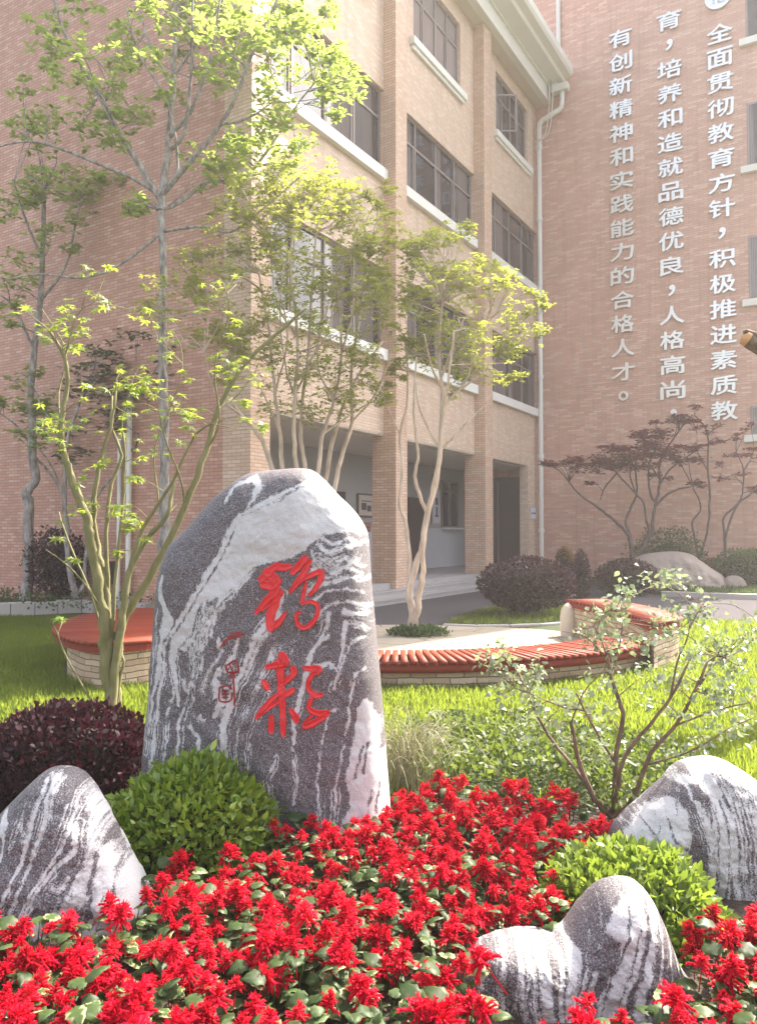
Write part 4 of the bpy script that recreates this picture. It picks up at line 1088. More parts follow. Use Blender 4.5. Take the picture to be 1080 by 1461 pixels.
# ---- trees
def px3(pts, D, seed, dv=.25, D_end=None):
    """traced pixel polyline (px,py,r_px) to space with some wander in depth"""
    g = np.random.default_rng(seed); n = len(pts); out, rr = [], []
    slope = g.uniform(-1, 1) * dv
    for i, (x, y, r) in enumerate(pts):
        u = i / max(1, n - 1); d = D + slope * u * 1.6 + g.normal() * dv * .12 * u + ((D_end - D) * u if D_end else 0)
        out.append(at(x, y, d)); rr.append(r * d / FPX)
    return np.array(out), np.array(rr)
def tree(name, label, cat, b, D, stems, crown, tmpl, ls, leafm, bark, seed=0, group=None, dv=.4, per=7, nros=16, twig=.012, ros=.05, flat=False, sun_up=.5, rosette=True, crown_depth=1.0, droop=0.0, sides=7, tilt=.25, face=0.0):
    g = np.random.default_rng(seed)
    root = empty(name, b, label, cat, group)
    A = Acc(); nodes = []
    for i, st in enumerate(stems):
        if i == 0 or st[0][1] > 10000: pass
        P, r = px3(st, D, seed * 31 + i, dv if i else dv * .3)
        if i and nodes:                                     # start a limb on the nearest wood already there
            allp = np.concatenate([q for q, _ in nodes]); k = np.argmin(np.linalg.norm((allp - P[0])[:, [0, 2]], axis=1) + .2 * np.abs(allp - P[0])[:, 1])
            off = allp[k] - P[0]
            if np.linalg.norm(off) < .9: P = P + off * np.linspace(1, .2, len(P))[:, None]
        P, r = smooth_path(P, r)
        wob = g.normal(size=P.shape) * (r[:, None] * .18); P = P + wob
        A.add(*tube(P, r, sides)); nodes.append((P, r))
    allp = np.concatenate([q for q, _ in nodes]); allr = np.concatenate([q for _, q in nodes])
    ids = np.concatenate([np.linspace(0, 1, len(q)) for q, _ in nodes])
    cand = ids > .35
    LP, LA, LU = [], [], []
    for (cx, cy, rx, ry, n) in crown:
        for _ in range(n):
            a, q = g.uniform(0, 2 * np.pi), math.sqrt(g.random())
            dep = D + g.normal() * crown_depth * rx * D / FPX * .7
            C = at(cx + rx * q * math.cos(a), cy + ry * q * math.sin(a), dep)
            dist = np.linalg.norm(allp - C, axis=1) + np.where(allp[:, 2] > C[2] + .1, .6, 0) + np.where(cand, 0, 1.0)
            k = np.argmin(dist); S = allp[k]
            L = np.linalg.norm(C - S)
            if L > .05:
                m = S * .5 + C * .5 + g.normal(size=3) * L * .10 + np.array([0, 0, .06 * L])
                tp, tr = smooth_path([S, m, C], [min(allr[k] * .7, twig * (1 + L)), twig * .7, twig * .4]); A.add(*tube(tp, tr, 4))
            else: tp = np.array([S, C + 1e-3])
            for _k in range(nros):
                off = g.normal(size=3) * np.array([1, 1, .35 if flat else .8]) * rx * D / FPX * .22 * (1 if rx < 60 else 60 / rx)
                o = C + off
                s0 = tp[g.integers(len(tp) // 2, len(tp))]
                if g.random() < .6: A.add(*tube(np.array([s0, (s0 + o) / 2 + g.normal(size=3) * .02, o]), np.array([twig * .4, twig * .3, twig * .2]), 3))
                for _l in range(per):
                    if rosette:
                        al = g.uniform(0, 6.28); ax = np.array([math.cos(al), math.sin(al), g.uniform(-.25, .45) - droop]); LP.append(o + ax * ros * .2)
                        LU.append([g.normal() * tilt, g.normal() * tilt - face, 1.0])
                    else:
                        ax = g.normal(size=3) + np.array([0, 0, -droop]); LP.append(o + g.normal(size=3) * ros); LU.append(g.normal(size=3) * .6 + np.array([0, 0, .8]))
                    LA.append(ax)
    A.build('trunk', bark, root)
    if LP:
        LP, LA, LU = np.array(LP), np.array(LA), np.array(LU)
        V, F, a = scatter(tmpl, LP, LA, LU, ls * (.6 + .7 * g.random(len(LP))))
        raw('crown', V, F, leafm, root, False, {'rnd': a})
    return root
def thin(S, k): return [[(x, y, r * k) for x, y, r in st] for st in S]
def T(pts, r0, r1): return [(x, y, r0 + (r1 - r0) * i / max(1, len(pts) - 1)) for i, (x, y) in enumerate(pts)]

OB = leaf6_t(.21, .04, -.10); SL = leaf_t(.24, .06, -.12)
# tall pale trunk at the corner of the building
tree('broadleaf_tree', 'tall tree with a straight pale trunk before the shaded brick wall, pale green leaves above', 'tree', base(236, 13.4), 13.4,
 [T([(237,882),(235,780),(234,690),(233,560),(232,420),(231,300)],9,5.2), T([(231,300),(234,260),(240,215),(247,130),(251,40),(253,-90)],6,3),
  T([(229,285),(205,250),(165,185),(130,120),(95,55),(70,-20)],4.5,1.6), T([(228,290),(190,262),(140,240),(90,218),(40,205),(-20,215)],3.2,1), T([(228,300),(205,262),(175,205),(150,150),(120,100)],3.0,1),
  T([(233,290),(270,245),(310,195),(336,150),(362,80),(402,-10)],4.6,1.6), T([(233,305),(262,290),(300,262),(345,262),(385,212),(425,150),(448,120)],3.6,1), T([(240,215),(262,190),(272,110),(274,20),(276,-60)],3.2,1.4), T([(243,200),(275,160),(300,90),(312,20),(318,-60)],3.2,1.2), T([(235,275),(255,240),(240,150),(200,80),(180,10)],2.5,1), T([(310,195),(350,180),(400,140)],2,.8), T([(234,330),(285,322),(330,330),(372,300),(430,250)],2.4,.8), T([(231,330),(175,375),(120,395),(60,390),(0,400)],2.4,.8), T([(247,120),(215,60),(190,-20)],2.4,1), T([(248,110),(300,30),(340,-40)],2.4,1)],
 [(250,40,130,60,16), (330,60,80,70,12), (400,90,80,70,12), (440,40,50,40,6), (470,110,45,40,5), (200,130,70,50,7), (130,190,60,35,6), (350,170,60,40,7), (380,230,70,30,7), (300,250,60,40,5), (150,90,90,60,7), (100,30,80,50,5), (60,120,50,50,3), (470,150,25,35,3), (340,30,110,40,8), (200,290,50,30,3), (420,180,40,30,4)],
 OB, .135, L_TALL, B_GREY, seed=21, per=7, nros=9, ros=.05, dv=.7, crown_depth=1.1, twig=.012)
tree('broadleaf_tree', 'slender tree with a crooked grey trunk at the left end of the stone edging', 'tree', base(38, 16.2, .1), 16.2,
 [T([(38,856),(40,782),(42,727),(37,707),(49,684),(48,638),(44,593),(46,520),(58,430),(60,350),(64,270)],8.5,3), T([(48,640),(25,610),(0,590)],2.2,1), T([(47,650),(75,680),(95,720)],2.2,1), T([(50,500),(20,440),(0,420)],2.4,1), T([(58,420),(95,370),(110,300),(125,260)],2.4,1), T([(60,370),(35,310),(20,260)],2.2,1)],
 [(55,220,55,50,7), (30,300,45,50,6), (105,265,55,22,8), (150,255,30,14,4), (60,390,60,40,5), (20,560,40,35,6), (55,590,30,25,5), (35,620,35,20,4), (100,330,40,30,3), (10,420,30,50,3)],
 OB, .14, L_TALL, B_GREY, seed=22, per=7, nros=10, ros=.05, dv=.5)
tree('small_tree', 'small tree with a forked pale trunk behind the stone edging, dark leaves over it', 'tree', base(108, 15.7, .1), 15.7,
 [T([(109,852),(104,835),(98,800),(94,740),(92,690),(98,620),(120,560)],5,2), T([(110,850),(120,832),(122,800),(128,740),(135,690),(160,600)],3.5,1.5), T([(94,720),(75,670),(55,640)],1.8,.8), T([(98,640),(60,580),(40,530)],1.8,.8), T([(130,720),(190,640),(215,560)],2,.8)],
 [(150,545,55,30,9), (185,560,45,45,8), (120,590,40,40,6), (170,500,45,25,5), (100,640,25,20,3), (205,520,40,30,5)],
 OB, .13, L_DARK, B_GREY, seed=23, per=6, nros=9, ros=.05, dv=.5)
# many stemmed tree behind the inscribed stone
CS = [T(p, 5, 1.8) for p in ([(432,865),(405,690),(400,620),(392,560),(385,480),(370,390)], [(434,865),(426,690),(420,620),(422,560),(425,480),(415,380),(422,300)], [(436,865),(440,690),(433,640),(432,590),(440,520),(445,430),(452,330)], [(440,865),(460,675),(465,620),(480,570),(490,500),(480,400)], [(443,865),(485,700),(495,650),(508,600),(507,520),(520,430),(530,350)], [(441,840),(470,650),(500,560),(545,490)], [(428,840),(380,668),(365,633),(334,590),(322,540),(345,470)])]
CS += [T(p, 2.2, .9) for p in ([(400,620),(375,560),(350,520)], [(422,560),(450,500),(470,430)], [(432,590),(410,530),(400,450),(405,380)], [(480,570),(455,520),(460,440)], [(508,600),(540,560),(560,500)], [(490,500),(505,440),(500,360)], [(392,560),(410,480),(395,400)], [(465,620),(520,580),(560,560)], [(334,590),(300,560),(290,500)], [(440,520),(470,470),(480,400)], [(425,480),(395,430),(385,340)])]
tree('crape_myrtle', 'many stemmed pale barked tree behind the big inscribed stone', 'tree', base(436, 12.4), 12.4, thin(CS, .8),
 [(430,290,70,45,20), (390,340,50,50,14), (480,290,60,40,16), (535,340,40,55,12), (440,370,80,50,18), (500,410,60,50,14), (400,430,60,50,12), (540,430,40,50,9), (470,480,70,40,12), (330,450,50,50,8), (300,400,50,50,8), (370,250,45,35,9), (440,545,60,25,7), (350,530,40,30,5), (520,520,40,30,6), (250,430,50,40,6), (545,290,30,30,4), (300,480,40,30,6), (270,380,40,40,6), (330,330,40,40,8), (340,490,50,40,7), (420,500,50,40,7), (480,580,40,25,6), (410,590,40,25,5), (545,555,30,25,5)],
 SL, .072, L_MID, B_PALE, seed=24, per=8, nros=16, ros=.05, dv=.7, crown_depth=1.0, twig=.009)
# tree in the paved circle
o8 = lambda pts, r0, r1: T([(540 + x / 3.84, 540 + y / 3.84) for x, y in pts], r0, r1)
PS = [o8([(190,1400),(178,1250),(170,1180),(200,1040),(240,920),(262,780),(300,620),(335,440),(345,250),(350,100),(345,0),(330,-180),(350,-420)],6.2,1.8), o8([(222,1395),(238,1280),(255,1150),(268,1050),(264,900),(300,680),(340,480),(358,300),(370,150),(395,-20),(420,-260)],5.2,1.6),
 o8([(172,1180),(175,1000),(150,780),(118,690),(130,500),(120,300),(155,150),(160,-40),(150,-200)],3.4,1.2), o8([(266,725),(228,640),(198,520),(215,400),(195,220),(195,60),(210,-120)],3.2,1.2), o8([(350,410),(430,320),(530,210),(600,130)],2.2,.9), o8([(315,410),(260,290),(208,150),(200,20)],2.2,.9), o8([(368,160),(420,90),(480,20),(540,-140)],2.4,1), o8([(345,60),(290,-60),(250,-240)],2,.9), o8([(345,0),(400,-160),(470,-330)],2,.9), o8([(420,90),(560,-20),(680,-160)],1.8,.8), o8([(120,300),(60,180),(10,60)],1.6,.7), o8([(395,-20),(520,-200),(620,-330)],1.8,.7)]
tree('crape_myrtle', 'pale barked tree growing out of the paved circle', 'tree', base(597, 12.25), 12.25, PS,
 [(640,430,60,50,15), (600,360,35,35,7), (690,390,50,35,9), (650,490,65,40,14), (720,470,45,35,9), (595,470,35,55,9), (700,520,40,25,6), (755,460,25,20,4), (765,440,18,30,3), (620,330,40,30,5), (570,540,18,35,5), (670,350,35,30,4), (735,535,18,10,2), (660,550,30,18,3), (625,400,50,35,8), (735,400,25,20,2), (580,400,30,40,5)],
 SL, .072, L_MID, B_PALE, seed=25, per=8, nros=14, ros=.05, dv=.6, crown_depth=1.0, twig=.009)
c0 = base(597, 12.2)
dome('ground_cover_ring', 'low green planting at the foot of the tree in the paved circle', 'plant', (c0[0], 12.2, .02), .46, .36, .12, 1400, G4, .06, L_DARK, CORE_D, seed=31, bumpy=.2, shell=.5)

# many stemmed maple left of the stone
MS = [T([(160,1045),(156,985),(150,930),(147,880),(138,827),(129,771),(123,738),(107,698),(98,671),(89,644),(87,615),(89,589),(96,550),(92,510),(70,470)],13,3), T([(163,1045),(164,960),(160,880),(156,827),(144,782),(138,729),(144,671),(153,633),(164,593),(168,540)],9,2), T([(168,1045),(172,960),(182,880),(190,820),(213,771),(240,738),(250,690)],9,3.5),
 T([(172,1045),(176,950),(190,880),(220,830),(272,725),(300,645),(320,580),(350,525),(395,480),(440,440)],10,2.6), T([(170,1045),(180,930),(186,855),(205,770),(232,720),(250,690),(280,625),(302,605)],6,1.8), T([(155,1000),(152,850),(150,760),(158,690),(172,650),(158,605),(160,565)],5,2), T([(160,960),(170,800),(178,720),(180,640),(176,600),(190,540)],4,1.3),
 T([(158,1040),(133,1005),(95,938),(82,905),(71,884)],2.4,1), T([(185,1040),(189,975),(190,950),(178,924),(166,900)],3.6,1.6), T([(178,1040),(183,1000),(172,960)],3.6,2), T([(152,930),(135,860),(110,800),(90,750),(84,730)],3,1.2), T([(148,880),(118,835),(90,805),(65,785)],2.2,.9), T([(272,725),(262,680),(240,630),(225,570)],2.4,1), T([(300,645),(318,600),(310,520),(330,440),(318,400)],2.4,.9), T([(320,580),(345,560),(372,520)],2,.9), T([(89,620),(85,560),(95,500),(60,440)],2,.9), T([(232,720),(225,640),(255,560),(262,520)],2,.8), T([(92,510),(110,450),(135,430)],1.8,.7), T([(240,738),(262,710),(275,690)],1.6,.8)]
star = star_t(5)
tree('japanese_maple', 'many stemmed green barked maple with sparse lime star shaped leaves left of the big stone', 'tree', base(165, 6.4), 6.4, thin(MS, .74),
 [(75,600,14,8,2), (203,548,22,10,3), (142,662,16,8,2), (172,732,20,12,3), (192,748,14,8,2), (85,768,10,5,1), (105,798,12,6,2), (272,590,14,6,2), (365,606,16,8,3), (350,577,14,6,2), (95,475,40,35,9), (165,560,45,50,12), (225,610,45,70,9), (300,540,45,60,7), (100,620,35,60,8), (140,710,45,50,8), (180,770,35,40,4), (340,520,40,50,6), (60,430,40,40,5), (245,480,60,50,6), (130,410,50,40,5), (320,430,40,40,4), (80,885,10,4,1), (210,690,30,40,4)],
 star, .058, L_MAPLE, B_OLIVE, seed=26, per=3, nros=3, ros=.05, dv=.35, crown_depth=1.4, twig=.004, sides=9, droop=.25, tilt=.6, face=.7)
# red maples before the end wall
o7 = lambda pts, r0, r1: T([(850 + x / 4.696, 560 + y / 4.696) for x, y in pts], r0, r1)
RS = [o7([(255,1150),(235,1000),(200,930),(90,830),(0,760),(-100,690),(-180,600)],3.2,.9), o7([(255,1150),(225,960),(200,870),(240,760),(275,670),(265,520),(275,400)],2.6,.9), o7([(258,1150),(350,960),(345,870),(320,740),(270,680),(140,540),(80,460)],2.6,.8), o7([(260,1150),(370,960),(382,860),(405,740),(430,620),(430,470),(500,340),(600,200),(650,150)],3,.8), o7([(405,740),(370,680),(355,560),(360,470),(400,380)],2,.8), o7([(400,770),(480,690),(560,650),(650,630),(740,600)],2,.7), o7([(430,560),(380,500),(330,440)],1.4,.7), o7([(140,540),(60,640),(30,720)],1.4,.7), o7([(430,600),(500,500),(600,430),(680,380)],1.4,.7), o7([(270,680),(230,560),(245,470)],1.3,.7)]
tree('red_maple', 'spreading dark red maple rising behind the brown boulder', 'tree', base(905, 23.0, .1), 23.0, RS,
 [(930,622,30,8,9), (900,645,40,12,13), (870,660,36,10,10), (845,665,30,9,8), (820,662,28,8,6), (935,640,34,10,10), (955,600,22,8,5), (975,600,18,6,4), (880,640,20,6,4), (795,662,16,5,3), (960,655,28,8,5), (985,640,20,6,3), (905,665,40,8,7), (940,680,18,5,2), (1000,690,18,4,2), (850,690,12,3,1)],
 G4, .15, L_RED, B_DARK, seed=27, per=6, nros=9, ros=.12, dv=.6, flat=True, rosette=True, twig=.010, crown_depth=.9)
tree('red_maple', 'thin upright red maple between the boulder maple and the right edge', 'tree', base(990, 23.3, .1), 23.3,
 [o7([(690,1120),(745,940),(765,700),(750,520),(750,280),(690,180),(660,150)],1.9,.7), o7([(680,1120),(650,940),(640,870),(700,770),(650,640),(570,480)],1.9,.7), o7([(750,540),(700,450),(680,400)],1.1,.6), o7([(750,300),(800,250),(850,230)],1.0,.5), o7([(640,640),(625,540),(620,450)],1.1,.5)],
 [(1010,612,20,6,4), (1000,640,18,8,3), (1025,635,16,8,3), (995,660,22,8,3), (985,580,12,5,2), (1030,660,14,5,2)],
 G4, .12, L_RED, B_DARK, seed=28, per=6, nros=7, ros=.12, dv=.4, flat=True, twig=.008)
tree('red_maple', 'small red maple with a forked dark trunk at the right edge by the clipped bush', 'tree', base(1034, 22.6, .1), 22.6,
 [o7([(870,1120),(862,940),(860,830),(970,720),(990,520),(940,400)],2.2,.7), o7([(872,1120),(878,930),(960,740),(1030,690),(1080,620),(1130,560)],2,.8), o7([(990,520),(1040,440),(1060,380)],1.1,.5)],
 [(1045,680,22,6,4), (1060,640,16,10,3), (1075,700,14,6,3), (1055,620,10,8,2), (1070,610,12,8,2), (1040,650,14,6,2), (1080,655,16,8,3)],
 G4, .12, L_RED, B_DARK, seed=29, per=6, nros=7, ros=.12, dv=.4, flat=True, twig=.008)

# open shrub with variegated leaves at the right front
o6 = lambda pts, r0, r1: T([(540 + x / 2, 960 + y / 2) for x, y in pts], r0, r1)
o3 = lambda pts: [(780 + x / 3.6, 760 + y / 3.6) for x, y in pts]
VS = [o6([(665,410),(672,370),(680,220),(697,120),(665,20),(650,-60)],8,3.5), o6([(660,410),(610,360),(570,260),(548,140)],8,4), T(o6([(600,345),(540,260),(480,180),(430,80),(395,0)],5,3) and [(840,1132),(810,1090),(780,1050),(755,1000),(738,960),(722,942)],4.5,2), o6([(670,410),(685,330),(705,240),(765,160),(835,70),(880,-20)],6,3), o6([(675,410),(730,360),(782,230),(852,150),(905,50),(940,-30)],6.5,3), o6([(780,275),(900,235),(1000,170),(1075,130)],2.6,1.4), o6([(852,150),(960,110),(1062,85)],2.8,1.4),
 o6([(660,265),(605,160),(560,60)],3.5,2), T([(870,968),(875,945),(885,905),(890,870),(893,842)],3,1.2), T([(890,845),(925,832),(955,824)],1.6,.8), T([(858,935),(850,905),(845,893)],2,1), T([(815,1008),(790,1005),(755,990),(730,980)],2,1), T([(915,978),(935,935),(960,905),(975,885)],2.8,1.2), T([(965,975),(1000,938),(1030,928),(1080,900),(1120,880)],3,1.4), T([(960,890),(985,865),(1010,860)],1.8,.8), T([(860,935),(830,905),(800,900)],1.6,.8), T([(815,1030),(835,985),(860,960)],2,1)]
tree('variegated_shrub', 'open shrub with brown forked stems and sparse pale variegated leaves at the right front', 'shrub', base(873, 4.3), 4.3, thin(VS, .6),
 [(715,928,22,16,4), (745,960,26,18,4), (725,985,18,10,2), (790,1005,35,12,4), (770,975,26,16,3), (870,880,26,20,5), (890,848,18,14,3), (945,828,30,8,4), (860,910,30,20,5), (985,868,32,14,4), (1010,862,24,10,2), (960,900,28,16,4), (990,960,50,26,7), (1030,930,50,26,7), (1065,900,30,20,4), (1050,990,50,30,6), (1000,1010,50,24,5), (930,985,40,26,4), (905,925,30,20,3), (840,1030,40,24,3), (800,1045,40,20,3), (1040,1040,40,20,3), (950,1050,50,24,4), (830,890,20,12,2), (880,1070,40,20,3), (760,1025,30,16,3), (700,945,14,10,2), (850,970,30,30,3)],
 leaf6_t(.32, .10, -.08), .036, L_PALE, B_BROWN, seed=30, per=4, nros=5, ros=.03, dv=.25, crown_depth=1.2, twig=.0035, rosette=False, sides=8, droop=.05)
# pruned tree standing beyond the right edge, one cut limb in view
pr = empty('pruned_tree', base(1230, 8.0), 'thick pruned limb with a fresh orange cut end reaching in at the right edge', 'tree')
A = Acc(); tr = base(1230, 8.0)
A.add(*tube(*smooth_path([tr, tr + [.02, 0, 1.6], at(1220, 560, 8.0), at(1210, 470, 8.0), at(1205, 330, 8.0)], [.16, .14, .12, .11, .05]), sides=10))
A.add(*tube(*smooth_path([at(1214, 560, 8.0), at(1140, 525, 7.9), at(1082, 494, 7.85), at(1066, 484, 7.8)], [.10, .09, .075, .070]), sides=12))
A.add(*tube(*smooth_path([at(1110, 505, 7.9), at(1080, 480, 7.8), at(1062, 473, 7.8)], [.04, .035, .03]), sides=8))
A.build('trunk', B_BROWN, pr)
A = Acc(); A.add(*tube(np.array([at(1067, 484.5, 7.8), at(1062, 481.5, 7.8)]), np.array([.071, .068]), 12)); A.build('cut_end', m_plain('fresh_cut_wood', (.50, .26, .10), .7, var=.3, scale=20), pr)

# ---- grass
GC = [G(548, 1110), G(575, 1068), G(640, 1040), G(740, 1046), G(800, 1062), G(900, 1080), G(980, 1095), G(1000, 1150), G(960, 1180), G(880, 1190), G(860, 1180), G(800, 1140), G(700, 1150), G(600, 1150)]
def inside(poly, P):
    x, y = P[:, 0], P[:, 1]; r = np.zeros(len(P), bool); n = len(poly)
    for i in range(n):
        x0, y0 = poly[i][:2]; x1, y1 = poly[(i + 1) % n][:2]
        r ^= ((y0 > y) != (y1 > y)) & (x < (x1 - x0) * (y - y0) / (y1 - y0 + 1e-12) + x0)
    return r
def view(P, m=60):
    px = 540 + FPX * P[:, 0] / P[:, 1]; return (px > -m) & (px < 1080 + m)
def grass(regions):
    Ps, H = [], []
    for (x0, x1, y0, y1, dens, h) in regions:
        n = int((x1 - x0) * (y1 - y0) * dens)
        P = np.stack([RNG.uniform(x0, x1, n), RNG.uniform(y0, y1, n)], 1)
        k = view(P) & ~inside(ASPH, P) & ~inside(FB, P) & ~inside(GC, P)
        d = np.linalg.norm(P - RC, axis=1)
        k &= ~((d < RO - .12) & (P[:, 1] < RC[1] + 2.2))
        for tp in ([(2.88,12.3),(3.13,10.27),(3.05,8.9),(3.6,9.6),(3.68,11.5),(3.5,12.3)], [(-2.7,11.3),(-2.35,9.2),(-2.35,8.15),(-2.75,7.8),(-3.3,8.45),(-3.65,9.2),(-3.75,10.3),(-3.6,11.3)]): k &= ~inside(tp, P)
        k &= ~((P[:, 0] < -3.8) & (P[:, 1] > 14.7))
        P = P[k]; Ps.append(P); H.append(np.full(len(P), h))
    P = np.concatenate(Ps); h = np.concatenate(H)
    n = len(P); clump = fbm(P[:, 0] * 3, P[:, 1] * 3, 3)
    hh = h * (.55 + .9 * clump) * (.6 + .7 * RNG.random(n))
    ax = RNG.normal(size=(n, 3)) * .38 + np.array([0, 0, 1]); up = RNG.normal(size=(n, 3))
    t = (np.array([[-.045,0,0],[.045,0,0],[.030,.6,.05],[0,1.0,.22],[-.030,.6,.05]], float), np.array([[0,1,2,4],[4,2,3,3]]))
    t = (np.array([[-.05,0,0],[.05,0,0],[.038,.6,.06],[.004,1.0,.24],[-.004,1.0,.24],[-.038,.6,.06]], float), np.array([[0,1,2,5],[5,2,3,4]]))
    V, F, a = scatter(t, np.c_[P, np.zeros(n)], ax, up, hh)
    a = np.clip(a * .8 + (np.repeat(clump, 6) - .5) * .6 + .1, 0, 1)
    return raw('grass', V, F, GRASSM, None, False, {'rnd': a})
tag(grass([(.0, 4.2, 4.5, 6.5, 5200, .085), (.0, 6.0, 6.5, 10, 3200, .085), (-4.6, -.3, 5.0, 8, 4200, .085), (-7.5, -2, 8, 15, 2600, .085), (3.3, 8, 9.5, 14, 1600, .08)]), kind='stuff')
P = np.stack([RNG.uniform(1, 4.8, 9000), RNG.uniform(13, 18, 9000)], 1); P = P[inside([p[:2] for p in ISL], P)]
n = len(P); V, F, a = scatter((np.array([[-.06,0,0],[.06,0,0],[.04,.6,.06],[.004,1,.24],[-.004,1,.24],[-.04,.6,.06]], float), np.array([[0,1,2,5],[5,2,3,4]])), np.c_[P, np.full(n, .02)], RNG.normal(size=(n, 3)) * .4 + [0, 0, 1], RNG.normal(size=(n, 3)), .09 * (.6 + .7 * RNG.random(n)))
tag(raw('grass', V, F, GRASSM, None, False, {'rnd': a}), kind='stuff')
P = np.stack([RNG.uniform(6.5, 13, 14000), RNG.uniform(18, 25, 14000)], 1); P = P[inside([p[:2] for p in bed], P)]
n = len(P); V, F, a = scatter(leaf_t(.1, .02, .1), np.c_[P, np.full(n, .1)], RNG.normal(size=(n, 3)) * .4 + [0, 0, 1], RNG.normal(size=(n, 3)), .12 * (.6 + .7 * RNG.random(n)))
tag(raw('grass', V, F, L_DARK, None, False, {'rnd': a}), kind='stuff')
# ground cover between flowers and lawn
P = np.stack([RNG.uniform(-.2, 2.8, 26000), RNG.uniform(3.4, 6.8, 26000)], 1); P = P[inside(GC, P)]
hz = .24 * (.4 + .9 * fbm(P[:, 0] * 3, P[:, 1] * 3, 3))
P3 = np.c_[P, hz * RNG.random(len(P)) ** .6]
V, F, a = scatter(leaf6_t(.24, .06, -.1), P3, rand_dirs(len(P)) + [0, 0, .55], rand_dirs(len(P)) * .7 + [0, 0, .8], .048 * (.6 + .7 * RNG.random(len(P))))
tag(raw('ground_cover', V, F, L_COVER, None, False, {'rnd': a}), kind='stuff')
# straw coloured tuft
og = base(576, 4.75)
r = empty('ornamental_grass', og, 'straw coloured tuft of fine arching grass right of the big stone', 'grass tuft')
A = Acc(); g = np.random.default_rng(77)
for i in range(230):
    a = g.uniform(0, 6.28); L = g.uniform(.3, .7); b = og + np.array([g.normal() * .10, g.normal() * .10, 0]); out = np.array([math.cos(a), math.sin(a), 0]) * L * g.uniform(.15, .75)
    pts = [b, b + out * .25 + [0, 0, L * .5], b + out * .7 + [0, 0, L * .72], b + out * 1.15 + [0, 0, L * g.uniform(.35, .72)]]
    P, rr = smooth_path(pts, [.0022, .002, .0016, .0008]); A.add(*tube(P, rr, 3), a=g.random())
A.build('blades', STRAW, r, smooth=True)

# ---- scarlet salvia bed
def spike_mesh(seed):
    g = np.random.default_rng(seed); A = Acc(); H = .034 + .018 * g.random()
    A.add(*tube(np.array([[0, 0, -.16], [0, 0, 0], [0, 0, H]]), np.array([.003, .003, .002]), 4))
    lv = 4 + int(g.integers(0, 2))
    for q in range(lv):
        u = q / (lv - 1); z = H * (.0 + .95 * u); nf = 9 if q < lv - 2 else 7
        for j in range(nf):
            a = 2 * np.pi * (j + .5 * (q % 2)) / nf + g.normal() * .25
            el = -.05 + 1.15 * u ** 1.4 + g.normal() * .22; L = (.050 - .028 * u) * (.55 + .75 * g.random())
            d = np.array([math.cos(a) * math.cos(el), math.sin(a) * math.cos(el), math.sin(el)])
            s = np.array([0, 0, z]); e = s + d * L; dr = np.array([0, 0, -.005])
            w = .0062 * (1.15 - .35 * u)
            A.add(*tube(np.array([s, s + d * L * .4, s + d * L * .8 + dr * .3, e + dr]), np.array([w * 1.1, w * .9, w * .75, w * 1.05]), 5), a=g.random())
            side = np.cross(d, [0, 0, 1]); side /= np.linalg.norm(side) + 1e-9      # lower and upper lip
            for (sg, dn) in ((1, -.5), (-1, -.5), (0, .55)):
                c = e + dr
                V = np.array([c - d * .004, c + side * sg * .011 + d * .004 + [0, 0, dn * .008], c + d * .014 + side * sg * .008 + [0, 0, dn * .018], c + d * .005 - side * .004 + [0, 0, dn * .004]])
                A.add(V, np.array([[0, 1, 2, 3]]), g.random())
    o = A.build('flower_spike', PETAL, None); me = o.data; bpy.data.objects.remove(o); return me
def foliage_mesh(seed):
    g = np.random.default_rng(seed); n = 20 + int(g.integers(0, 6))
    NL = 7; rows = []
    for q in range(NL + 1):
        u = q / NL; wq = 1.15 * (u + .03) ** .6 * (1.0 - u) ** 1.1 * (1 + (.10 if q % 2 else -.10)); zq = .12 * math.sin(u * 2.6) - .20 * u * u
        rows += [[-wq, u, zq - .02 + .05 * wq], [-wq * .5, u + .03, zq + .075 + (.012 if q % 2 else -.012)], [0, u, zq], [wq * .5, u + .03, zq + .075 + (.012 if q % 2 else -.012)], [wq, u, zq - .02 + .05 * wq]]
    lt = (np.array(rows, float), np.array([[q * 5 + c, q * 5 + c + 1, q * 5 + c + 6, q * 5 + c + 5] for q in range(NL) for c in range(4)]))
    a = np.arange(n) * 2.4 + g.normal(size=n) * .3; z = .05 + .15 * g.random(n); rr = .012 + .05 * g.random(n)
    P = np.stack([np.cos(a) * rr, np.sin(a) * rr, z], 1); ax = np.stack([np.cos(a), np.sin(a), g.uniform(-.25, .5, n)], 1)
    up = np.stack([g.normal(size=n) * .25, g.normal(size=n) * .25, np.ones(n)], 1)
    V, F, r_ = scatter(lt, P, ax, up, .060 * (.55 + .65 * g.random(n)))
    ed = np.tile(np.array([[.35, .0, -.35, .0, .35]] * (NL + 1)) + np.array([[.12 * (-1) ** q] for q in range(NL + 1)]), (1, 1)).ravel()
    A = Acc(); A.add(V, F, np.clip(r_ * .75 + np.tile(ed, n) * .6 + .1, 0, 1))
    for j in range(4): A.add(*tube(np.array([[0, 0, 0], [.01 * math.cos(j * 1.6), .01 * math.sin(j * 1.6), .1], [.03 * math.cos(j * 1.6), .03 * math.sin(j * 1.6), .19]]), np.array([.004, .003, .002]), 4))
    o = A.build('foliage', L_SALVIA, None, smooth=True); me = o.data; bpy.data.objects.remove(o); return me
SPK = [spike_mesh(100 + i) for i in range(7)]; FOL = [foliage_mesh(200 + i) for i in range(5)]
ZF = .25
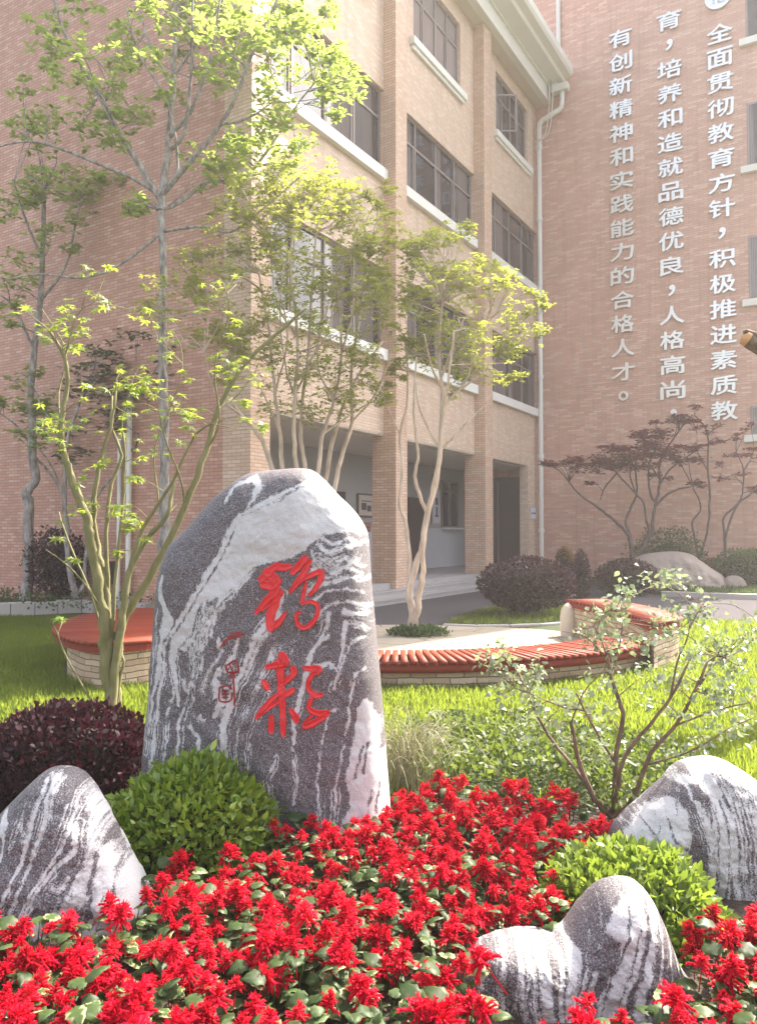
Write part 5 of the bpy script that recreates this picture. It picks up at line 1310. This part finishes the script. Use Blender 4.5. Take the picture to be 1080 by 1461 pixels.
bed_px = [(-40,1300),(60,1300),(150,1300),(215,1268),(250,1225),(330,1225),(410,1165),(470,1160),(560,1150),(566,1112),(615,1098),(690,1106),(760,1118),(820,1135),(862,1180),(850,1215),(790,1225),(775,1250),(800,1300),(845,1345),(810,1338),(760,1338),(700,1345),(640,1385),(628,1405),(652,1422),(800,1432),(900,1418),(962,1395),(990,1368),(1012,1335),(1045,1290),(1120,1270),(1200,1300),(1250,1700),(-150,1700)]
BEDW = [G(x, y, ZF) for x, y in bed_px]
g = np.random.default_rng(5)
pts = []
tries = 0
sols = [(at(286,1150,3.72)[0], 3.74, .36), (at(910,1280,3.12)[0], 3.18, .36)]
while tries < 14000 and len(pts) < 295:
    tries += 1
    p = np.array([g.uniform(-1.9, 2.1), 1.72 + 2.5 * g.random()])
    if not inside(BEDW, p[None])[0]: continue
    if any(math.hypot(p[0] - a, p[1] - b) < r for a, b, r in sols): continue
    pxx = 540 + FPX * p[0] / p[1]; pyy = 762 - FPX * (.30 - EYE) / p[1]
    if p[1] < 2.9 and 662 < pxx < 1000 and pyy < (1372 if pxx < 900 else 1350): continue
    if abs(540 + FPX * p[0] / p[1] - 540) > 640: continue
    dm = .108 if p[1] < 3.0 else .115
    if all((p[0] - q[0]) ** 2 + (p[1] - q[1]) ** 2 > dm * dm for q in pts): pts.append(p)
for i, p in enumerate(pts):
    o = bpy.data.objects.new('salvia_plant', FOL[g.integers(len(FOL))]); COL.objects.link(o)
    o.location = (p[0], p[1], 0); o.rotation_euler = (0, 0, g.uniform(0, 6.28)); s = g.uniform(.85, 1.2); o.scale = (s, s, s * g.uniform(.85, 1.05))
    tag(o, 'scarlet salvia with red flower spikes and dark green leaves in the front flower bed', 'flower', 'scarlet salvias in the flower bed')
    bald = fbm(np.array([p[0] * 2.2 + 3]), np.array([p[1] * 2.2 + 8]), 2)[0] < .40
    for k in range(int(g.choice([1, 2, 3] if bald else [3, 4, 4, 5]))):
        c = bpy.data.objects.new('flower_spike', SPK[g.integers(len(SPK))]); COL.objects.link(c); c.parent = o
        a = g.uniform(0, 6.28); q = g.uniform(.01, .09); c.location = (math.cos(a) * q, math.sin(a) * q, g.uniform(.15, .225))
        c.rotation_euler = (g.normal() * .32, g.normal() * .32, g.uniform(0, 6.28)); t = g.uniform(.44, .82); c.scale = (t, t, t)
# ------------------------------------------------------------------ even haze volume, added for a slight white glow
def m_haze(dens):
    k = NT('haze'); v = k.n('VolumePrincipled')
    v.inputs['Color'].default_value = (.985, .92, .89, 1); v.inputs['Density'].default_value = dens; v.inputs['Anisotropy'].default_value = .27
    k.l(v.outputs[0], k.out.inputs['Volume']); return k.m
m = MB()
HX = 156.0
z0, z1 = -1.0, 25.6
c = [(-HX, -HX), (HX, -HX), (HX, HX), (-HX, HX)]
m.face([(x, y, z1) for x, y in c]); m.face([(x, y, z0) for x, y in c[::-1]])
for i in range(4):
    a, b = c[i], c[(i + 1) % 4]; m.face([(a[0], a[1], z0), (b[0], b[1], z0), (b[0], b[1], z1), (a[0], a[1], z1)])
hz = m.build('haze', m_haze(.0021))
wm = hz.modifiers.new('weld', 'WELD'); wm.merge_threshold = .001
tag(hz, kind='stuff')
